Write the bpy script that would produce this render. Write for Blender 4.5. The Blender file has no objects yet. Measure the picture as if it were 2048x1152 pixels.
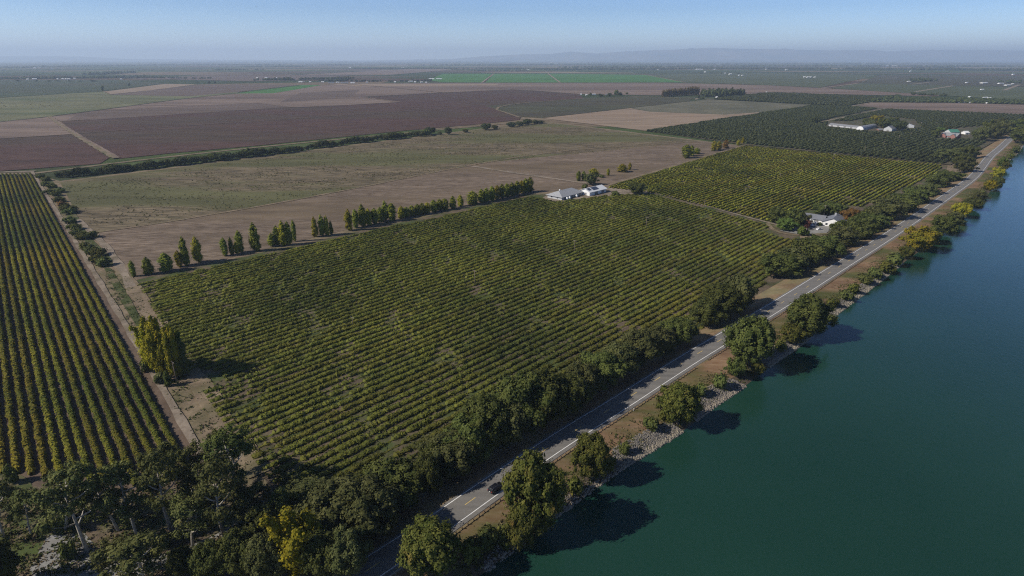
import bpy, math, random
import numpy as np

R = math.radians
scn = bpy.context.scene
COL = scn.collection
rnd = random.Random(7)

# ------------------------------------------------------------------ camera
F_PX, V0, CAM_H = 1180.0, 118.0, 108.0          # focal length in pixels of a 2048 px wide picture, horizon row, height in m
PITCH = math.atan((576 - V0) / F_PX)
SN, CS = math.sin(PITCH), math.cos(PITCH)
cam_d = bpy.data.cameras.new('camera')
cam_d.sensor_width = 36; cam_d.lens = F_PX / 2048 * 36
cam_d.clip_start = 1; cam_d.clip_end = 120000
cam = bpy.data.objects.new('camera', cam_d); COL.objects.link(cam)
cam.location = (0, 0, CAM_H); cam.rotation_euler = (math.pi / 2 - PITCH, 0, 0)
scn.camera = cam

# ------------------------------------------------------------------ light
SHADOW_AZ, SUN_EL = 15.0, 37.0                 # the direction shadows fall (degrees from +x towards +y), sun height
SUN_STRENGTH, SKY_STRENGTH, EXPOSURE = 5.0, 0.12, 0.12
w = bpy.data.worlds.new('World'); scn.world = w; w.use_nodes = True
nt = w.node_tree; nt.nodes.clear()
sky = nt.nodes.new('ShaderNodeTexSky'); sky.sky_type = 'NISHITA'; sky.sun_disc = False
sky.sun_elevation = R(SUN_EL); sky.altitude = 0
sun_dir = (-math.cos(R(SHADOW_AZ)), -math.sin(R(SHADOW_AZ)))       # horizontal direction towards the sun
sky.sun_rotation = math.atan2(sun_dir[0], sun_dir[1])
sky.air_density = 0.9; sky.dust_density = 0.15; sky.ozone_density = 4.0
bg = nt.nodes.new('ShaderNodeBackground'); bg.inputs[1].default_value = SKY_STRENGTH
wo = nt.nodes.new('ShaderNodeOutputWorld')
tcw = nt.nodes.new('ShaderNodeTexCoord'); sx = nt.nodes.new('ShaderNodeSeparateXYZ'); nt.links.new(tcw.outputs['Generated'], sx.inputs[0])
rw = nt.nodes.new('ShaderNodeValToRGB'); ew = rw.color_ramp.elements          # clear-sky falloff from the bright horizon to the deep zenith
ew[0].position = 0.0; ew[0].color = (0.88, 0.95, 1.14, 1); ew[1].position = 1.0; ew[1].color = (0.20, 0.22, 0.26, 1)
for p_, c_ in ((0.07, (0.49, 0.60, 0.80)), (0.22, (0.48, 0.60, 0.88)), (0.5, (0.25, 0.29, 0.38))): x_ = ew.new(p_); x_.color = c_ + (1,)
nt.links.new(sx.outputs['Z'], rw.inputs[0])
mw = nt.nodes.new('ShaderNodeMix'); mw.data_type = 'RGBA'; mw.blend_type = 'MULTIPLY'; mw.inputs[0].default_value = 1.0
nt.links.new(sky.outputs[0], mw.inputs[6]); nt.links.new(rw.outputs[0], mw.inputs[7])
sc_ = nt.nodes.new('ShaderNodeVectorMath'); sc_.operation = 'SCALE'; sc_.inputs['Scale'].default_value = 1.28; nt.links.new(mw.outputs[2], sc_.inputs[0])
nt.links.new(sc_.outputs[0], bg.inputs[0]); nt.links.new(bg.outputs[0], wo.inputs[0])
sd = bpy.data.lights.new('sun', 'SUN'); sd.energy = SUN_STRENGTH; sd.angle = R(0.5); sd.color = (1.0, 0.94, 0.85)
so = bpy.data.objects.new('sun', sd); COL.objects.link(so)
so.rotation_euler = (R(90 - SUN_EL), 0, R(SHADOW_AZ - 90)); so.location = (-200, -60, 300)
vs = scn.view_settings; vs.view_transform = 'Standard'; vs.look = 'None'; vs.exposure = EXPOSURE; vs.gamma = 1; vs.use_curve_mapping = False
scn.cycles.max_bounces = 5; scn.cycles.diffuse_bounces = 2; scn.cycles.glossy_bounces = 2
scn.cycles.transmission_bounces = 2; scn.cycles.volume_bounces = 1; scn.cycles.transparent_max_bounces = 6
scn.cycles.use_denoising = False; scn.cycles.pixel_filter_type = 'BLACKMAN_HARRIS'; scn.cycles.filter_width = 1.15

HAZE_COL, HAZE_D = (0.66, 0.81, 1.0), 7.0e-5

# ------------------------------------------------------------------ geometry helpers
def g(u, v, z=0.0):
    """ground point seen at pixel (u, v) of the 2048 x 1152 photograph, at height z"""
    dz = -F_PX * SN + (576 - v) * CS
    dy = F_PX * CS + (576 - v) * SN
    t = (CAM_H - z) / -dz
    return np.array([(u - 1024) * t, dy * t])

def proj(x, y, z):
    zc = y * CS - (z - CAM_H) * SN; yc = y * SN + (z - CAM_H) * CS
    return 1024 + F_PX * x / zc, 576 - F_PX * yc / zc

def depth(x, y, z=0): return y * CS - (z - CAM_H) * SN

def height_at(x, y, z, vtop):
    lo, hi = 0.0, CAM_H * .97 if vtop > 119 else 400.0
    for _ in range(40):
        m = (lo + hi) / 2
        if proj(x, y, z + m)[1] > vtop: lo = m
        else: hi = m
    return lo

def tag(o, label=None, cat=None, group=None, kind=None):
    if label: o['label'] = label
    if cat: o['category'] = cat
    if group: o['group'] = group
    if kind: o['kind'] = kind
    return o

def make_mesh(name, V, F, mats=(), tint=None, smooth=False, midx=None):
    """V (n,3); F list of arrays of quads / tris or one array"""
    if isinstance(F, np.ndarray): F = [F]
    V = np.asarray(V, dtype=np.float32)
    me = bpy.data.meshes.new(name)
    me.vertices.add(len(V)); me.vertices.foreach_set('co', V.ravel())
    nl = sum(f.size for f in F); nf = sum(len(f) for f in F)
    me.loops.add(nl); me.polygons.add(nf)
    me.loops.foreach_set('vertex_index', np.concatenate([f.ravel() for f in F]).astype(np.int32))
    tot = np.concatenate([np.full(len(f), f.shape[1]) for f in F]).astype(np.int32)
    st = np.concatenate([[0], np.cumsum(tot)[:-1]]).astype(np.int32)
    me.polygons.foreach_set('loop_start', st)
    try: me.polygons.foreach_set('loop_total', tot)
    except Exception: pass
    for m in mats: me.materials.append(m)
    if midx is not None: me.polygons.foreach_set('material_index', np.asarray(midx, dtype=np.int32))
    me.polygons.foreach_set('use_smooth', np.full(nf, smooth, dtype=bool))
    if tint is not None:
        a = me.attributes.new('tint', 'FLOAT', 'FACE'); a.data.foreach_set('value', np.asarray(tint, dtype=np.float32))
    me.update(calc_edges=True)
    return me

def link(name, me, parent=None, loc=None):
    o = bpy.data.objects.new(name, me); COL.objects.link(o)
    if parent is not None: o.parent = parent
    if loc is not None: o.location = loc
    return o

def empty(name, loc, rz=0, scale=None):
    o = bpy.data.objects.new(name, None); COL.objects.link(o)
    o.location = loc; o.rotation_euler = (0, 0, rz)
    if scale is not None: o.scale = scale
    return o

class MB:
    """collects simple solids for one mesh"""
    def __init__(s): s.V = []; s.Q = []; s.T = []; s.n = 0
    def add(s, V, Q=(), T=()):
        V = np.asarray(V, float)
        s.V.append(V)
        if len(Q): s.Q.append(np.asarray(Q) + s.n)
        if len(T): s.T.append(np.asarray(T) + s.n)
        s.n += len(V); return s
    def box(s, x0, x1, y0, y1, z0, z1):
        V = [(x, y, z) for z in (z0, z1) for y in (y0, y1) for x in (x0, x1)]
        return s.add(V, [(0, 2, 3, 1), (4, 5, 7, 6), (0, 1, 5, 4), (2, 6, 7, 3), (0, 4, 6, 2), (1, 3, 7, 5)])
    def tube(s, P, rad, n=7):
        P = np.asarray(P, float); V = []; k = len(P)
        for i in range(k):
            d = P[min(i + 1, k - 1)] - P[max(i - 1, 0)]; d /= np.linalg.norm(d) + 1e-9
            a = np.cross(d, (0.31, 0.95, 0.1)); a /= np.linalg.norm(a); b = np.cross(d, a)
            for j in range(n):
                t = 2 * math.pi * j / n
                V.append(P[i] + rad[i] * (a * math.cos(t) + b * math.sin(t)))
        Q = [(i * n + j, i * n + (j + 1) % n, (i + 1) * n + (j + 1) % n, (i + 1) * n + j) for i in range(k - 1) for j in range(n)]
        V.append(P[0]); V.append(P[-1]); c0, c1 = k * n, k * n + 1
        T = [(c0, (j + 1) % n, j) for j in range(n)] + [(c1, (k - 1) * n + j, (k - 1) * n + (j + 1) % n) for j in range(n)]
        return s.add(V, Q, T)
    def mesh(s, name, mats, smooth=False, tint=None):
        F = []
        if s.Q: F.append(np.concatenate(s.Q))
        if s.T: F.append(np.concatenate(s.T))
        return make_mesh(name, np.concatenate(s.V), F, mats, tint, smooth)
    def build(s, name, mat, parent=None, smooth=False):
        return link(name, s.mesh(name, [mat], smooth), parent)

WORDS = ['', 'first', 'second', 'third', 'fourth', 'fifth', 'sixth', 'seventh', 'eighth', 'ninth', 'tenth', 'eleventh', 'twelfth', 'thirteenth',
         'fourteenth', 'fifteenth', 'sixteenth', 'seventeenth', 'eighteenth', 'nineteenth', 'twentieth']
TENS = {2: ('twentieth', 'twenty'), 3: ('thirtieth', 'thirty'), 4: ('fortieth', 'forty'), 5: ('fiftieth', 'fifty'), 6: ('sixtieth', 'sixty'),
        7: ('seventieth', 'seventy'), 8: ('eightieth', 'eighty'), 9: ('ninetieth', 'ninety')}
def ordn(n):
    if n <= 20: return WORDS[n]
    if n >= 100: return 'hundredth' if n == 100 else 'hundred-and-' + ordn(n - 100)
    a, b = divmod(n, 10)
    return TENS[a][0] if b == 0 else TENS[a][1] + '-' + WORDS[b]

# ------------------------------------------------------------------ materials
def new_mat(name):
    m = bpy.data.materials.new(name); m.use_nodes = True
    n = m.node_tree.nodes; b = n['Principled BSDF']
    return m, n, m.node_tree.links, b

def plain(name, col, rough=0.6, metal=0.0, vary=0.12, scale=3.0, bump=0.0):
    m, n, l, b = new_mat(name)
    tc = n.new('ShaderNodeTexCoord'); no = n.new('ShaderNodeTexNoise'); no.inputs['Scale'].default_value = scale; no.inputs['Detail'].default_value = 5
    l.new(tc.outputs['Object'], no.inputs['Vector'])
    r = n.new('ShaderNodeValToRGB')
    r.color_ramp.elements[0].position = 0.3; r.color_ramp.elements[1].position = 0.7
    r.color_ramp.elements[0].color = tuple(c * (1 - vary) for c in col) + (1,)
    r.color_ramp.elements[1].color = tuple(min(1, c * (1 + vary)) for c in col) + (1,)
    l.new(no.outputs['Fac'], r.inputs[0]); l.new(r.outputs[0], b.inputs['Base Color'])
    b.inputs['Roughness'].default_value = rough; b.inputs['Metallic'].default_value = metal
    if bump:
        bp = n.new('ShaderNodeBump'); bp.inputs['Strength'].default_value = 0.6; bp.inputs['Distance'].default_value = bump
        l.new(no.outputs['Fac'], bp.inputs['Height']); l.new(bp.outputs[0], b.inputs['Normal'])
    return m

def ramp(n, l, src, p0, c0, p1, c1, mid=None):
    r = n.new('ShaderNodeValToRGB'); e = r.color_ramp.elements
    e[0].position = p0; e[1].position = p1; e[0].color = tuple(c0) + (1,); e[1].color = tuple(c1) + (1,)
    if mid: x = e.new(mid[0]); x.color = tuple(mid[1]) + (1,)
    l.new(src, r.inputs[0]); return r.outputs[0]

def mix(n, l, fac, a, b, mode='MIX'):
    x = n.new('ShaderNodeMix'); x.data_type = 'RGBA'; x.blend_type = mode
    if isinstance(fac, float): x.inputs[0].default_value = fac
    else: l.new(fac, x.inputs[0])
    for s, k in ((a, 6), (b, 7)):
        if isinstance(s, tuple): x.inputs[k].default_value = s + (1,) if len(s) == 3 else s
        else: l.new(s, x.inputs[k])
    return x.outputs[2]

def noise(n, l, vec, scale, detail=5, rough=0.55):
    no = n.new('ShaderNodeTexNoise'); no.inputs['Scale'].default_value = scale
    no.inputs['Detail'].default_value = detail; no.inputs['Roughness'].default_value = rough
    l.new(vec, no.inputs['Vector']); return no.outputs['Fac']

def mapped(n, l, pos, ang, sc):
    mp = n.new('ShaderNodeMapping'); mp.vector_type = 'TEXTURE' if False else 'POINT'
    mp.inputs['Rotation'].default_value = (0, 0, -R(ang)); mp.inputs['Scale'].default_value = sc
    l.new(pos, mp.inputs['Vector']); return mp.outputs[0]

def field_mat(name, c1, c2, c3, fine=0.5, coarse=0.02, ang=47, stretch=1.0, rows=None, bump=0.25, patch=(0.45, 0.62), detail=6):
    """c1/c2 mottle at the fine scale, c3 comes in as large patches; rows=(spacing, colour, strength) adds tilled or planted lines"""
    m, n, l, b = new_mat(name)
    geo = n.new('ShaderNodeNewGeometry'); P = geo.outputs['Position']
    A = mapped(n, l, P, ang, (1.0 / stretch, 1, 1))
    nf = noise(n, l, A, fine, detail, 0.65)
    base = ramp(n, l, nf, 0.35, c1, 0.65, c2)
    nc = noise(n, l, A, coarse, 4, 0.6)
    cr = ramp(n, l, nc, patch[0], (0, 0, 0), patch[1], (1, 1, 1))
    col = mix(n, l, cr, base, tuple(c3))
    nm = noise(n, l, A, fine * 0.16, 4, 0.6)
    col = mix(n, l, 1.0, col, ramp(n, l, nm, 0.3, (0.72, 0.72, 0.72), 0.7, (1.25, 1.25, 1.25)), 'MULTIPLY')
    if rows:
        wv = n.new('ShaderNodeTexWave'); wv.wave_type = 'BANDS'; wv.bands_direction = 'Y'
        wv.inputs['Scale'].default_value = 2 * math.pi / (rows[0] * 20); wv.inputs['Distortion'].default_value = 0.6
        B = mapped(n, l, P, ang if len(rows) < 4 else rows[3], (1, 1, 1))
        l.new(B, wv.inputs['Vector'])
        wr = ramp(n, l, wv.outputs['Fac'], 0.4, (0, 0, 0), 0.75, (rows[2],) * 3)
        col = mix(n, l, wr, col, tuple(rows[1]))
    l.new(col, b.inputs['Base Color'])
    b.inputs['Roughness'].default_value = 0.95; b.inputs['Specular IOR Level'].default_value = 0.1
    if bump:
        bp = n.new('ShaderNodeBump'); bp.inputs['Strength'].default_value = 0.7; bp.inputs['Distance'].default_value = bump
        l.new(nf, bp.inputs['Height']); l.new(bp.outputs[0], b.inputs['Normal'])
    return m

def leaf_mat(name, a, c, accent=None, acc=0.0, rough=0.6, vary=0.5, trans=0.18):
    m, n, l, b = new_mat(name)
    at = n.new('ShaderNodeAttribute'); at.attribute_name = 'tint'
    col = ramp(n, l, at.outputs['Fac'], 0.0, a, 1.0, c)
    oi = n.new('ShaderNodeObjectInfo')
    if accent:
        tc = n.new('ShaderNodeTexCoord')
        nz = noise(n, l, tc.outputs['Object'], 0.22, 2)
        col = mix(n, l, ramp(n, l, nz, 0.62 - acc, (0, 0, 0), 0.74 - acc, (1, 1, 1)), col, tuple(accent))
    hs = n.new('ShaderNodeHueSaturation')
    mr = n.new('ShaderNodeMapRange'); mr.inputs['To Min'].default_value = 1 - vary / 2; mr.inputs['To Max'].default_value = 1 + vary / 2
    l.new(oi.outputs['Random'], mr.inputs['Value']); l.new(mr.outputs[0], hs.inputs['Value'])
    mr2 = n.new('ShaderNodeMapRange'); mr2.inputs['To Min'].default_value = 0.485; mr2.inputs['To Max'].default_value = 0.515
    l.new(oi.outputs['Random'], mr2.inputs['Value']); l.new(mr2.outputs[0], hs.inputs['Hue'])
    l.new(col, hs.inputs['Color'])
    l.new(hs.outputs[0], b.inputs['Base Color']); b.inputs['Roughness'].default_value = rough + .15; b.inputs['Specular IOR Level'].default_value = 0.06
    if trans:
        tr = n.new('ShaderNodeBsdfTranslucent'); l.new(hs.outputs[0], tr.inputs[0])
        mx = n.new('ShaderNodeMixShader'); mx.inputs[0].default_value = trans
        l.new(b.outputs[0], mx.inputs[1]); l.new(tr.outputs[0], mx.inputs[2])
        l.new(mx.outputs[0], n['Material Output'].inputs['Surface'])
    return m

L_OAK = leaf_mat('oak_leaves', (0.040, 0.052, 0.013), (0.112, 0.120, 0.030))
L_OLIVE = leaf_mat('river_tree_leaves', (0.044, 0.055, 0.011), (0.125, 0.119, 0.026), (0.16, 0.105, 0.028), 0.0)
L_GREY = leaf_mat('grey_green_leaves', (0.046, 0.054, 0.017), (0.118, 0.118, 0.040))
L_EUC = leaf_mat('eucalyptus_leaves', (0.050, 0.062, 0.018), (0.150, 0.148, 0.045), (0.15, 0.105, 0.045), 0.0)
L_POP = leaf_mat('poplar_leaves', (0.070, 0.092, 0.014), (0.235, 0.235, 0.030), None, 0, 0.6, 0.6)
L_POPY = leaf_mat('poplar_leaves_turning', (0.14, 0.15, 0.015), (0.30, 0.24, 0.02), (0.36, 0.20, 0.02), 0.02)
L_YEL = leaf_mat('yellow_leaves', (0.12, 0.125, 0.012), (0.34, 0.28, 0.015), (0.34, 0.20, 0.015), 0.0)
L_ORA = leaf_mat('orange_leaves', (0.10, 0.07, 0.02), (0.22, 0.12, 0.03))
L_BROWN = leaf_mat('brown_poplar_leaves', (0.10, 0.075, 0.03), (0.19, 0.13, 0.05))
L_RED = leaf_mat('red_leaves', (0.14, 0.06, 0.04), (0.21, 0.09, 0.055))
L_LIME = leaf_mat('lime_leaves', (0.06, 0.085, 0.02), (0.12, 0.155, 0.03))
L_DARK = leaf_mat('hedge_leaves', (0.034, 0.045, 0.018), (0.088, 0.098, 0.034))
L_SHRUB = leaf_mat('shrub_leaves', (0.056, 0.072, 0.020), (0.125, 0.138, 0.038), (0.16, 0.12, 0.06), -0.06)
L_ORCH = leaf_mat('orchard_leaves', (0.032, 0.040, 0.018), (0.082, 0.088, 0.036))
L_VINE1 = leaf_mat('vine_leaves_yellowing', (0.070, 0.085, 0.014), (0.215, 0.172, 0.018), None, 0, 0.6, 0.2)
L_VINE2 = leaf_mat('vine_leaves', (0.060, 0.069, 0.016), (0.195, 0.188, 0.030), None, 0, 0.6, 0.15)
L_VINE3 = leaf_mat('vine_leaves_golden', (0.098, 0.110, 0.018), (0.285, 0.260, 0.034), None, 0, 0.6, 0.15)
BARK = plain('bark', (0.10, 0.08, 0.06), 0.9, vary=0.35, bump=0.05)
BARK_W = plain('pale_bark', (0.36, 0.32, 0.26), 0.8, vary=0.35, scale=1.2)

# ------------------------------------------------------------------ foliage geometry
def ico(sub=0):
    p = (1 + 5 ** .5) / 2
    V = np.array([(-1, p, 0), (1, p, 0), (-1, -p, 0), (1, -p, 0), (0, -1, p), (0, 1, p), (0, -1, -p), (0, 1, -p), (p, 0, -1), (p, 0, 1), (-p, 0, -1), (-p, 0, 1)], float)
    F = [(0, 11, 5), (0, 5, 1), (0, 1, 7), (0, 7, 10), (0, 10, 11), (1, 5, 9), (5, 11, 4), (11, 10, 2), (10, 7, 6), (7, 1, 8), (3, 9, 4), (3, 4, 2), (3, 2, 6), (3, 6, 8), (3, 8, 9), (4, 9, 5), (2, 4, 11), (6, 2, 10), (8, 6, 7), (9, 8, 1)]
    V /= np.linalg.norm(V[0]); V = list(V)
    for _ in range(sub):
        c = {}; G = []
        def md(a, b):
            k = (min(a, b), max(a, b))
            if k not in c:
                q = V[a] + V[b]; V.append(q / np.linalg.norm(q)); c[k] = len(V) - 1
            return c[k]
        for a, b, d in F:
            x, y, z = md(a, b), md(b, d), md(d, a)
            G += [(a, x, z), (b, y, x), (d, z, y), (x, y, z)]
        F = G
    return np.array(V), np.array(F)
ICO0, ICO1, ICO2 = ico(0), ico(1), ico(2)

def unit(rg, n):
    d = rg.normal(size=(n, 3)); return d / np.linalg.norm(d, axis=1)[:, None]

def leaf_quads(C, N, S, rg, aspect=1.0):
    """irregular leaf-clump faces at C, facing N, of size S"""
    n = len(C)
    N = N / (np.linalg.norm(N, axis=1)[:, None] + 1e-9)
    A = np.cross(N, unit(rg, n)); A /= np.linalg.norm(A, axis=1)[:, None] + 1e-9
    B = np.cross(N, A)
    S = S[:, None] * 0.5
    V = np.empty((n, 4, 3))
    for k, (sa, sb) in enumerate(((-1, -1), (1, -1), (1, 1), (-1, 1))):
        ja = rg.uniform(0.55, 1.15, (n, 1)); jb = rg.uniform(0.55, 1.15, (n, 1))
        V[:, k] = C + A * sa * S * ja + B * sb * S * jb * aspect + N * S * rg.uniform(-.35, .35, (n, 1))
    return V.reshape(-1, 3), np.arange(4 * n).reshape(n, 4)

def crown_mesh(name, mat, blobs, leaf, dens, seed, cores=True, flat=1.0, spread=0.6, center=None, core_scale=0.72):
    """blobs: (k,4) x y z r.  Leaf clumps spread over and inside every blob, a rough core in each"""
    rg = np.random.default_rng(seed)
    blobs = np.asarray(blobs, float); cen = blobs[:, :3].mean(0) if center is None else np.asarray(center)
    Vs, Qs, Ts, tq, tt = [], [], [], [], []; off = 0
    for x, y, z, r in blobs:
        n = max(6, int(dens * 4 * math.pi * r * r / (leaf * leaf)))
        d = unit(rg, n); c = np.array([x, y, z])
        outv = c - cen; outv = outv / (np.linalg.norm(outv) + 1e-6)
        rad = r * rg.uniform(0.62, 1.1, (n, 1)) * (1 + 0.15 * np.sin(d[:, :1] * 5 + x) + 0.15 * np.sin(d[:, 1:2] * 6 + y))
        C = c + d * rad * np.array([1, 1, flat])
        N = d + outv * 0.35 + unit(rg, n) * spread + np.array([0, 0, 0.25])
        V, Q = leaf_quads(C, N, leaf * rg.uniform(0.6, 1.35, n), rg)
        Vs.append(V); Qs.append(Q + off); off += len(V)
        bt = rg.uniform(0.2, 0.8)
        tq.append(np.clip(bt + rg.normal(0, 0.2, n), 0, 1))
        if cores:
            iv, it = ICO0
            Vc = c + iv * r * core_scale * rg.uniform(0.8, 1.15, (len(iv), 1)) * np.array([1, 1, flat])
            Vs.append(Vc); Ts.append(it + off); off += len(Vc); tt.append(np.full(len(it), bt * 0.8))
    F = [np.concatenate(Qs)] + ([np.concatenate(Ts)] if Ts else [])
    return make_mesh(name, np.concatenate(Vs), F, [mat], np.concatenate(tq + tt))

def trunk_mesh(mat, H, r, limbs, seed, lean=0.03, rise=0.35, reach=0.3):
    rg = np.random.default_rng(seed); mb = MB()
    top = np.array([rg.normal() * lean * H, rg.normal() * lean * H, H])
    P = [np.array([0, 0, -0.6])] + [top * t + np.array([rg.normal() * lean * H * .3, rg.normal() * lean * H * .3, 0]) * (t < 1) for t in (0.12, 0.35, 0.65, 1)]
    mb.tube(P, [r * 1.5, r * 1.05, r * .85, r * .55, r * .2], 7)
    for k in range(limbs):
        t = rise + (0.9 - rise) * (k + .5) / limbs; a = rg.uniform(0, 6.28)
        s = top * t; e = s + np.array([math.cos(a) * reach * H, math.sin(a) * reach * H, H * rg.uniform(.12, .3)])
        m = (s + e) / 2 + np.array([0, 0, -0.02 * H])
        mb.tube([s, m, e], [r * .5 * (1.2 - t), r * .38 * (1.2 - t), r * .15], 5)
    return mb.mesh('trunk', [mat], True)

PROTO = {}
def blobs_round(seed, W, H, k=44, low=0.10, rr=(0.12, 0.2)):
    rg = np.random.default_rng(seed); B = []
    cz = H * 0.52
    while len(B) < k:
        d = unit(rg, 1)[0]
        if d[2] < -0.75: continue
        f = rg.uniform(0.45, 0.82) if rr[1] > .15 else rg.uniform(0.58, 0.9)
        r = W * rg.uniform(*rr)
        z = cz + d[2] * f * H * 0.5
        pinch = 1.0 if z > H * 0.35 else 0.8
        wob = 1 + 0.16 * math.sin(3 * math.atan2(d[1], d[0]) + seed)
        B.append((d[0] * f * W * .5 * pinch * wob, d[1] * f * W * .5 * pinch * wob, max(z, r * .8 + H * low * .5), r))
    B.append((0, 0, H * .5, W * .30)); B.append((W * .08, 0, H * .68, W * .24)); B.append((0, W * .05, H * .33, W * .26))
    return B

def proto(kind, mat):
    """returns the trunk mesh and crown mesh of a kind, with its design width and height"""
    key = (kind, mat.name)
    if key in PROTO: return PROTO[key]
    base, _, var = kind.rpartition('_'); s = int(var)
    if base == 'oak':                     # broad dense crown reaching near the ground
        W, H = 13, 13; cr = crown_mesh('crown', mat, blobs_round(s * 11 + 3, W, H, 95, rr=(.065, .125)), 0.36, 0.62, s + 1)
        tr = trunk_mesh(BARK, H * .7, .38, 4, s)
    elif base == 'mid':                   # same habit, for trees beyond two hundred metres
        W, H = 12, 11; cr = crown_mesh('crown', mat, blobs_round(s * 7 + 5, W, H, 60, rr=(.075, .14)), 0.46, 0.6, s + 9)
        tr = trunk_mesh(BARK, H * .7, .34, 3, s)
    elif base == 'far':
        W, H = 12, 10; cr = crown_mesh('crown', mat, blobs_round(s * 5 + 2, W, H, 13, rr=(.16, .26)), 1.9, 0.55, s + 19)
        tr = trunk_mesh(BARK, H * .6, .4, 2, s)
    elif base == 'poplar':
        W, H = 5, 17; rg = np.random.default_rng(s + 70); B = []
        for k in range(34):
            t = (k + .5) / 34; z = 1.0 + t * (H - 2.0)
            prof = min(1, ((t + .12) / .22) ** .6) * min(1, ((1.02 - t) / .36) ** .5) * W * .5
            a = k * 2.4 + rg.uniform(-.4, .4); rr = prof * rg.uniform(.25, .62)
            B.append((rr * math.cos(a), rr * math.sin(a), z, max(.45, prof * rg.uniform(.42, .62))))
        B.append((0, 0, H - .5, .4))
        cr = crown_mesh('crown', mat, B, 0.42, 0.62, s + 30, flat=1.5, spread=.45); tr = trunk_mesh(BARK, H * .8, .26, 2, s, .01, .3, .06)
    elif base == 'pop2':                  # far poplar
        W, H = 5, 17; rg = np.random.default_rng(s + 170); B = []
        for k in range(12):
            t = (k + .5) / 12; z = 1.0 + t * (H - 2.0); prof = min(1, ((t + .12) / .22) ** .6) * min(1, ((1.02 - t) / .36) ** .5) * W * .5
            a = k * 2.4; rr = prof * .4; B.append((rr * math.cos(a), rr * math.sin(a), z, max(.6, prof * .7)))
        cr = crown_mesh('crown', mat, B, 1.3, 0.6, s + 31, flat=1.5); tr = trunk_mesh(BARK, H * .8, .26, 0, s, .01)
    elif base == 'cotton':                # several upright limbs making one broad tall crown
        W, H = 11, 18; rg = np.random.default_rng(s + 50); B = []
        for c in range(6):
            a = c * 1.05 + rg.uniform(-.3, .3); q = W * (.30 if c else 0); hh = H * rg.uniform(.7, 1.0) if c else H
            for k in range(13):
                t = (k + .5) / 13; B.append((q * math.cos(a) * (.5 + .6 * t) + rg.normal() * .5, q * math.sin(a) * (.5 + .6 * t) + rg.normal() * .5,
                    1.8 + t * (hh - 3), W * (.06 + .085 * math.sin(math.pi * (t * .8 + .12)))))
        cr = crown_mesh('crown', mat, B, 0.4, 0.6, s + 41, flat=1.25); tr = trunk_mesh(BARK, H * .7, .4, 5, s, .02, .2, .18)
    elif base == 'euc':                   # tall open crown in separate clumps on pale limbs
        W, H = 12, 20; rg = np.random.default_rng(s + 90); mb = MB(); B = []
        top = np.array([rg.normal() * 1.2, rg.normal() * 1.2, H * .82])
        mb.tube([(0, 0, -.6), top * .3 + rg.normal(0, .3, 3) * [1, 1, 0], top * .62 + rg.normal(0, .5, 3) * [1, 1, 0], top], [.40, .30, .21, .08], 8)
        for k in range(11):
            t = .38 + .57 * k / 11; a = k * 2.4 + rg.uniform(-.5, .5); s0 = top * t
            e = s0 + np.array([math.cos(a), math.sin(a), 0]) * W * rg.uniform(.22, .46) * (1.15 - .5 * t) + np.array([0, 0, H * rg.uniform(.08, .2)])
            mb.tube([s0, (s0 + e) / 2 + (0, 0, -.4), e], [.19, .14, .05], 5)
            for q in range(4):
                B.append(tuple(e + rg.normal(0, 1.0, 3) * [1, 1, .7]) + (rg.uniform(.85, 1.55),))
        for q in range(5): B.append(tuple(top + rg.normal(0, 1.1, 3)) + (rg.uniform(.9, 1.5),))
        cr = crown_mesh('crown', mat, B, 0.38, 0.55, s + 51, flat=.8, core_scale=.55); tr = mb.mesh('trunk', [BARK_W], True)
    elif base == 'shrub':
        W, H = 5, 3; cr = crown_mesh('crown', mat, [(x * 1.0, y, max(.55, z), r) for x, y, z, r in blobs_round(s * 3 + 1, W, H, 14, rr=(.16, .26))], 0.55, 0.6, s + 61)
        tr = trunk_mesh(BARK, H * .6, .09, 4, s, .08, .15, .3)
    elif base == 'orchard':
        W, H = 4.6, 4.3; rg = np.random.default_rng(s + 210)
        B = [(rg.normal() * .75, rg.normal() * .75, 1.5 + rg.uniform(0, 1.7), rg.uniform(.85, 1.35)) for _ in range(7)]
        cr = crown_mesh('crown', mat, B, 1.0, 0.6, s + 71); tr = trunk_mesh(BARK, H * .5, .13, 0, s)
    PROTO[key] = (tr, cr, W, H)
    return PROTO[key]

NAMES = {'oak': 'oak_tree', 'mid': 'oak_tree', 'far': 'tree', 'poplar': 'poplar_tree', 'pop2': 'poplar_tree', 'cotton': 'cottonwood_tree', 'euc': 'eucalyptus_tree',
         'shrub': 'shrub', 'orchard': 'orchard_tree'}
def place(kind, x, y, z, wid, hei, mat, label, group=None, cat='tree', name=None):
    tr, cr, W, H = proto(kind, mat)
    root = empty(name or NAMES[kind.rpartition('_')[0]], (x, y, z), rnd.uniform(0, 6.28), (wid / W, wid / W, hei / H))
    tag(root, label, cat, group)
    link('trunk', tr, root); link('crown', cr, root)
    return root

def tree_px(kind, u, v, vtop, wpx, mat, label, group=None, z=None, cat='tree', name=None):
    """tree whose base is seen at (u, v), top row vtop and crown wpx wide in the photograph"""
    x, y = g(u, v, 0 if z is None else z); zz = terrain(x, y) if z is None else z
    if z is None and zz > .3: x, y = g(u, v, zz); zz = terrain(x, y)
    h = height_at(x, y, zz, vtop); wd = wpx * depth(x, y) / F_PX
    return place(kind, x, y, zz - .05, wd, h, mat, label, group, cat, name)

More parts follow.
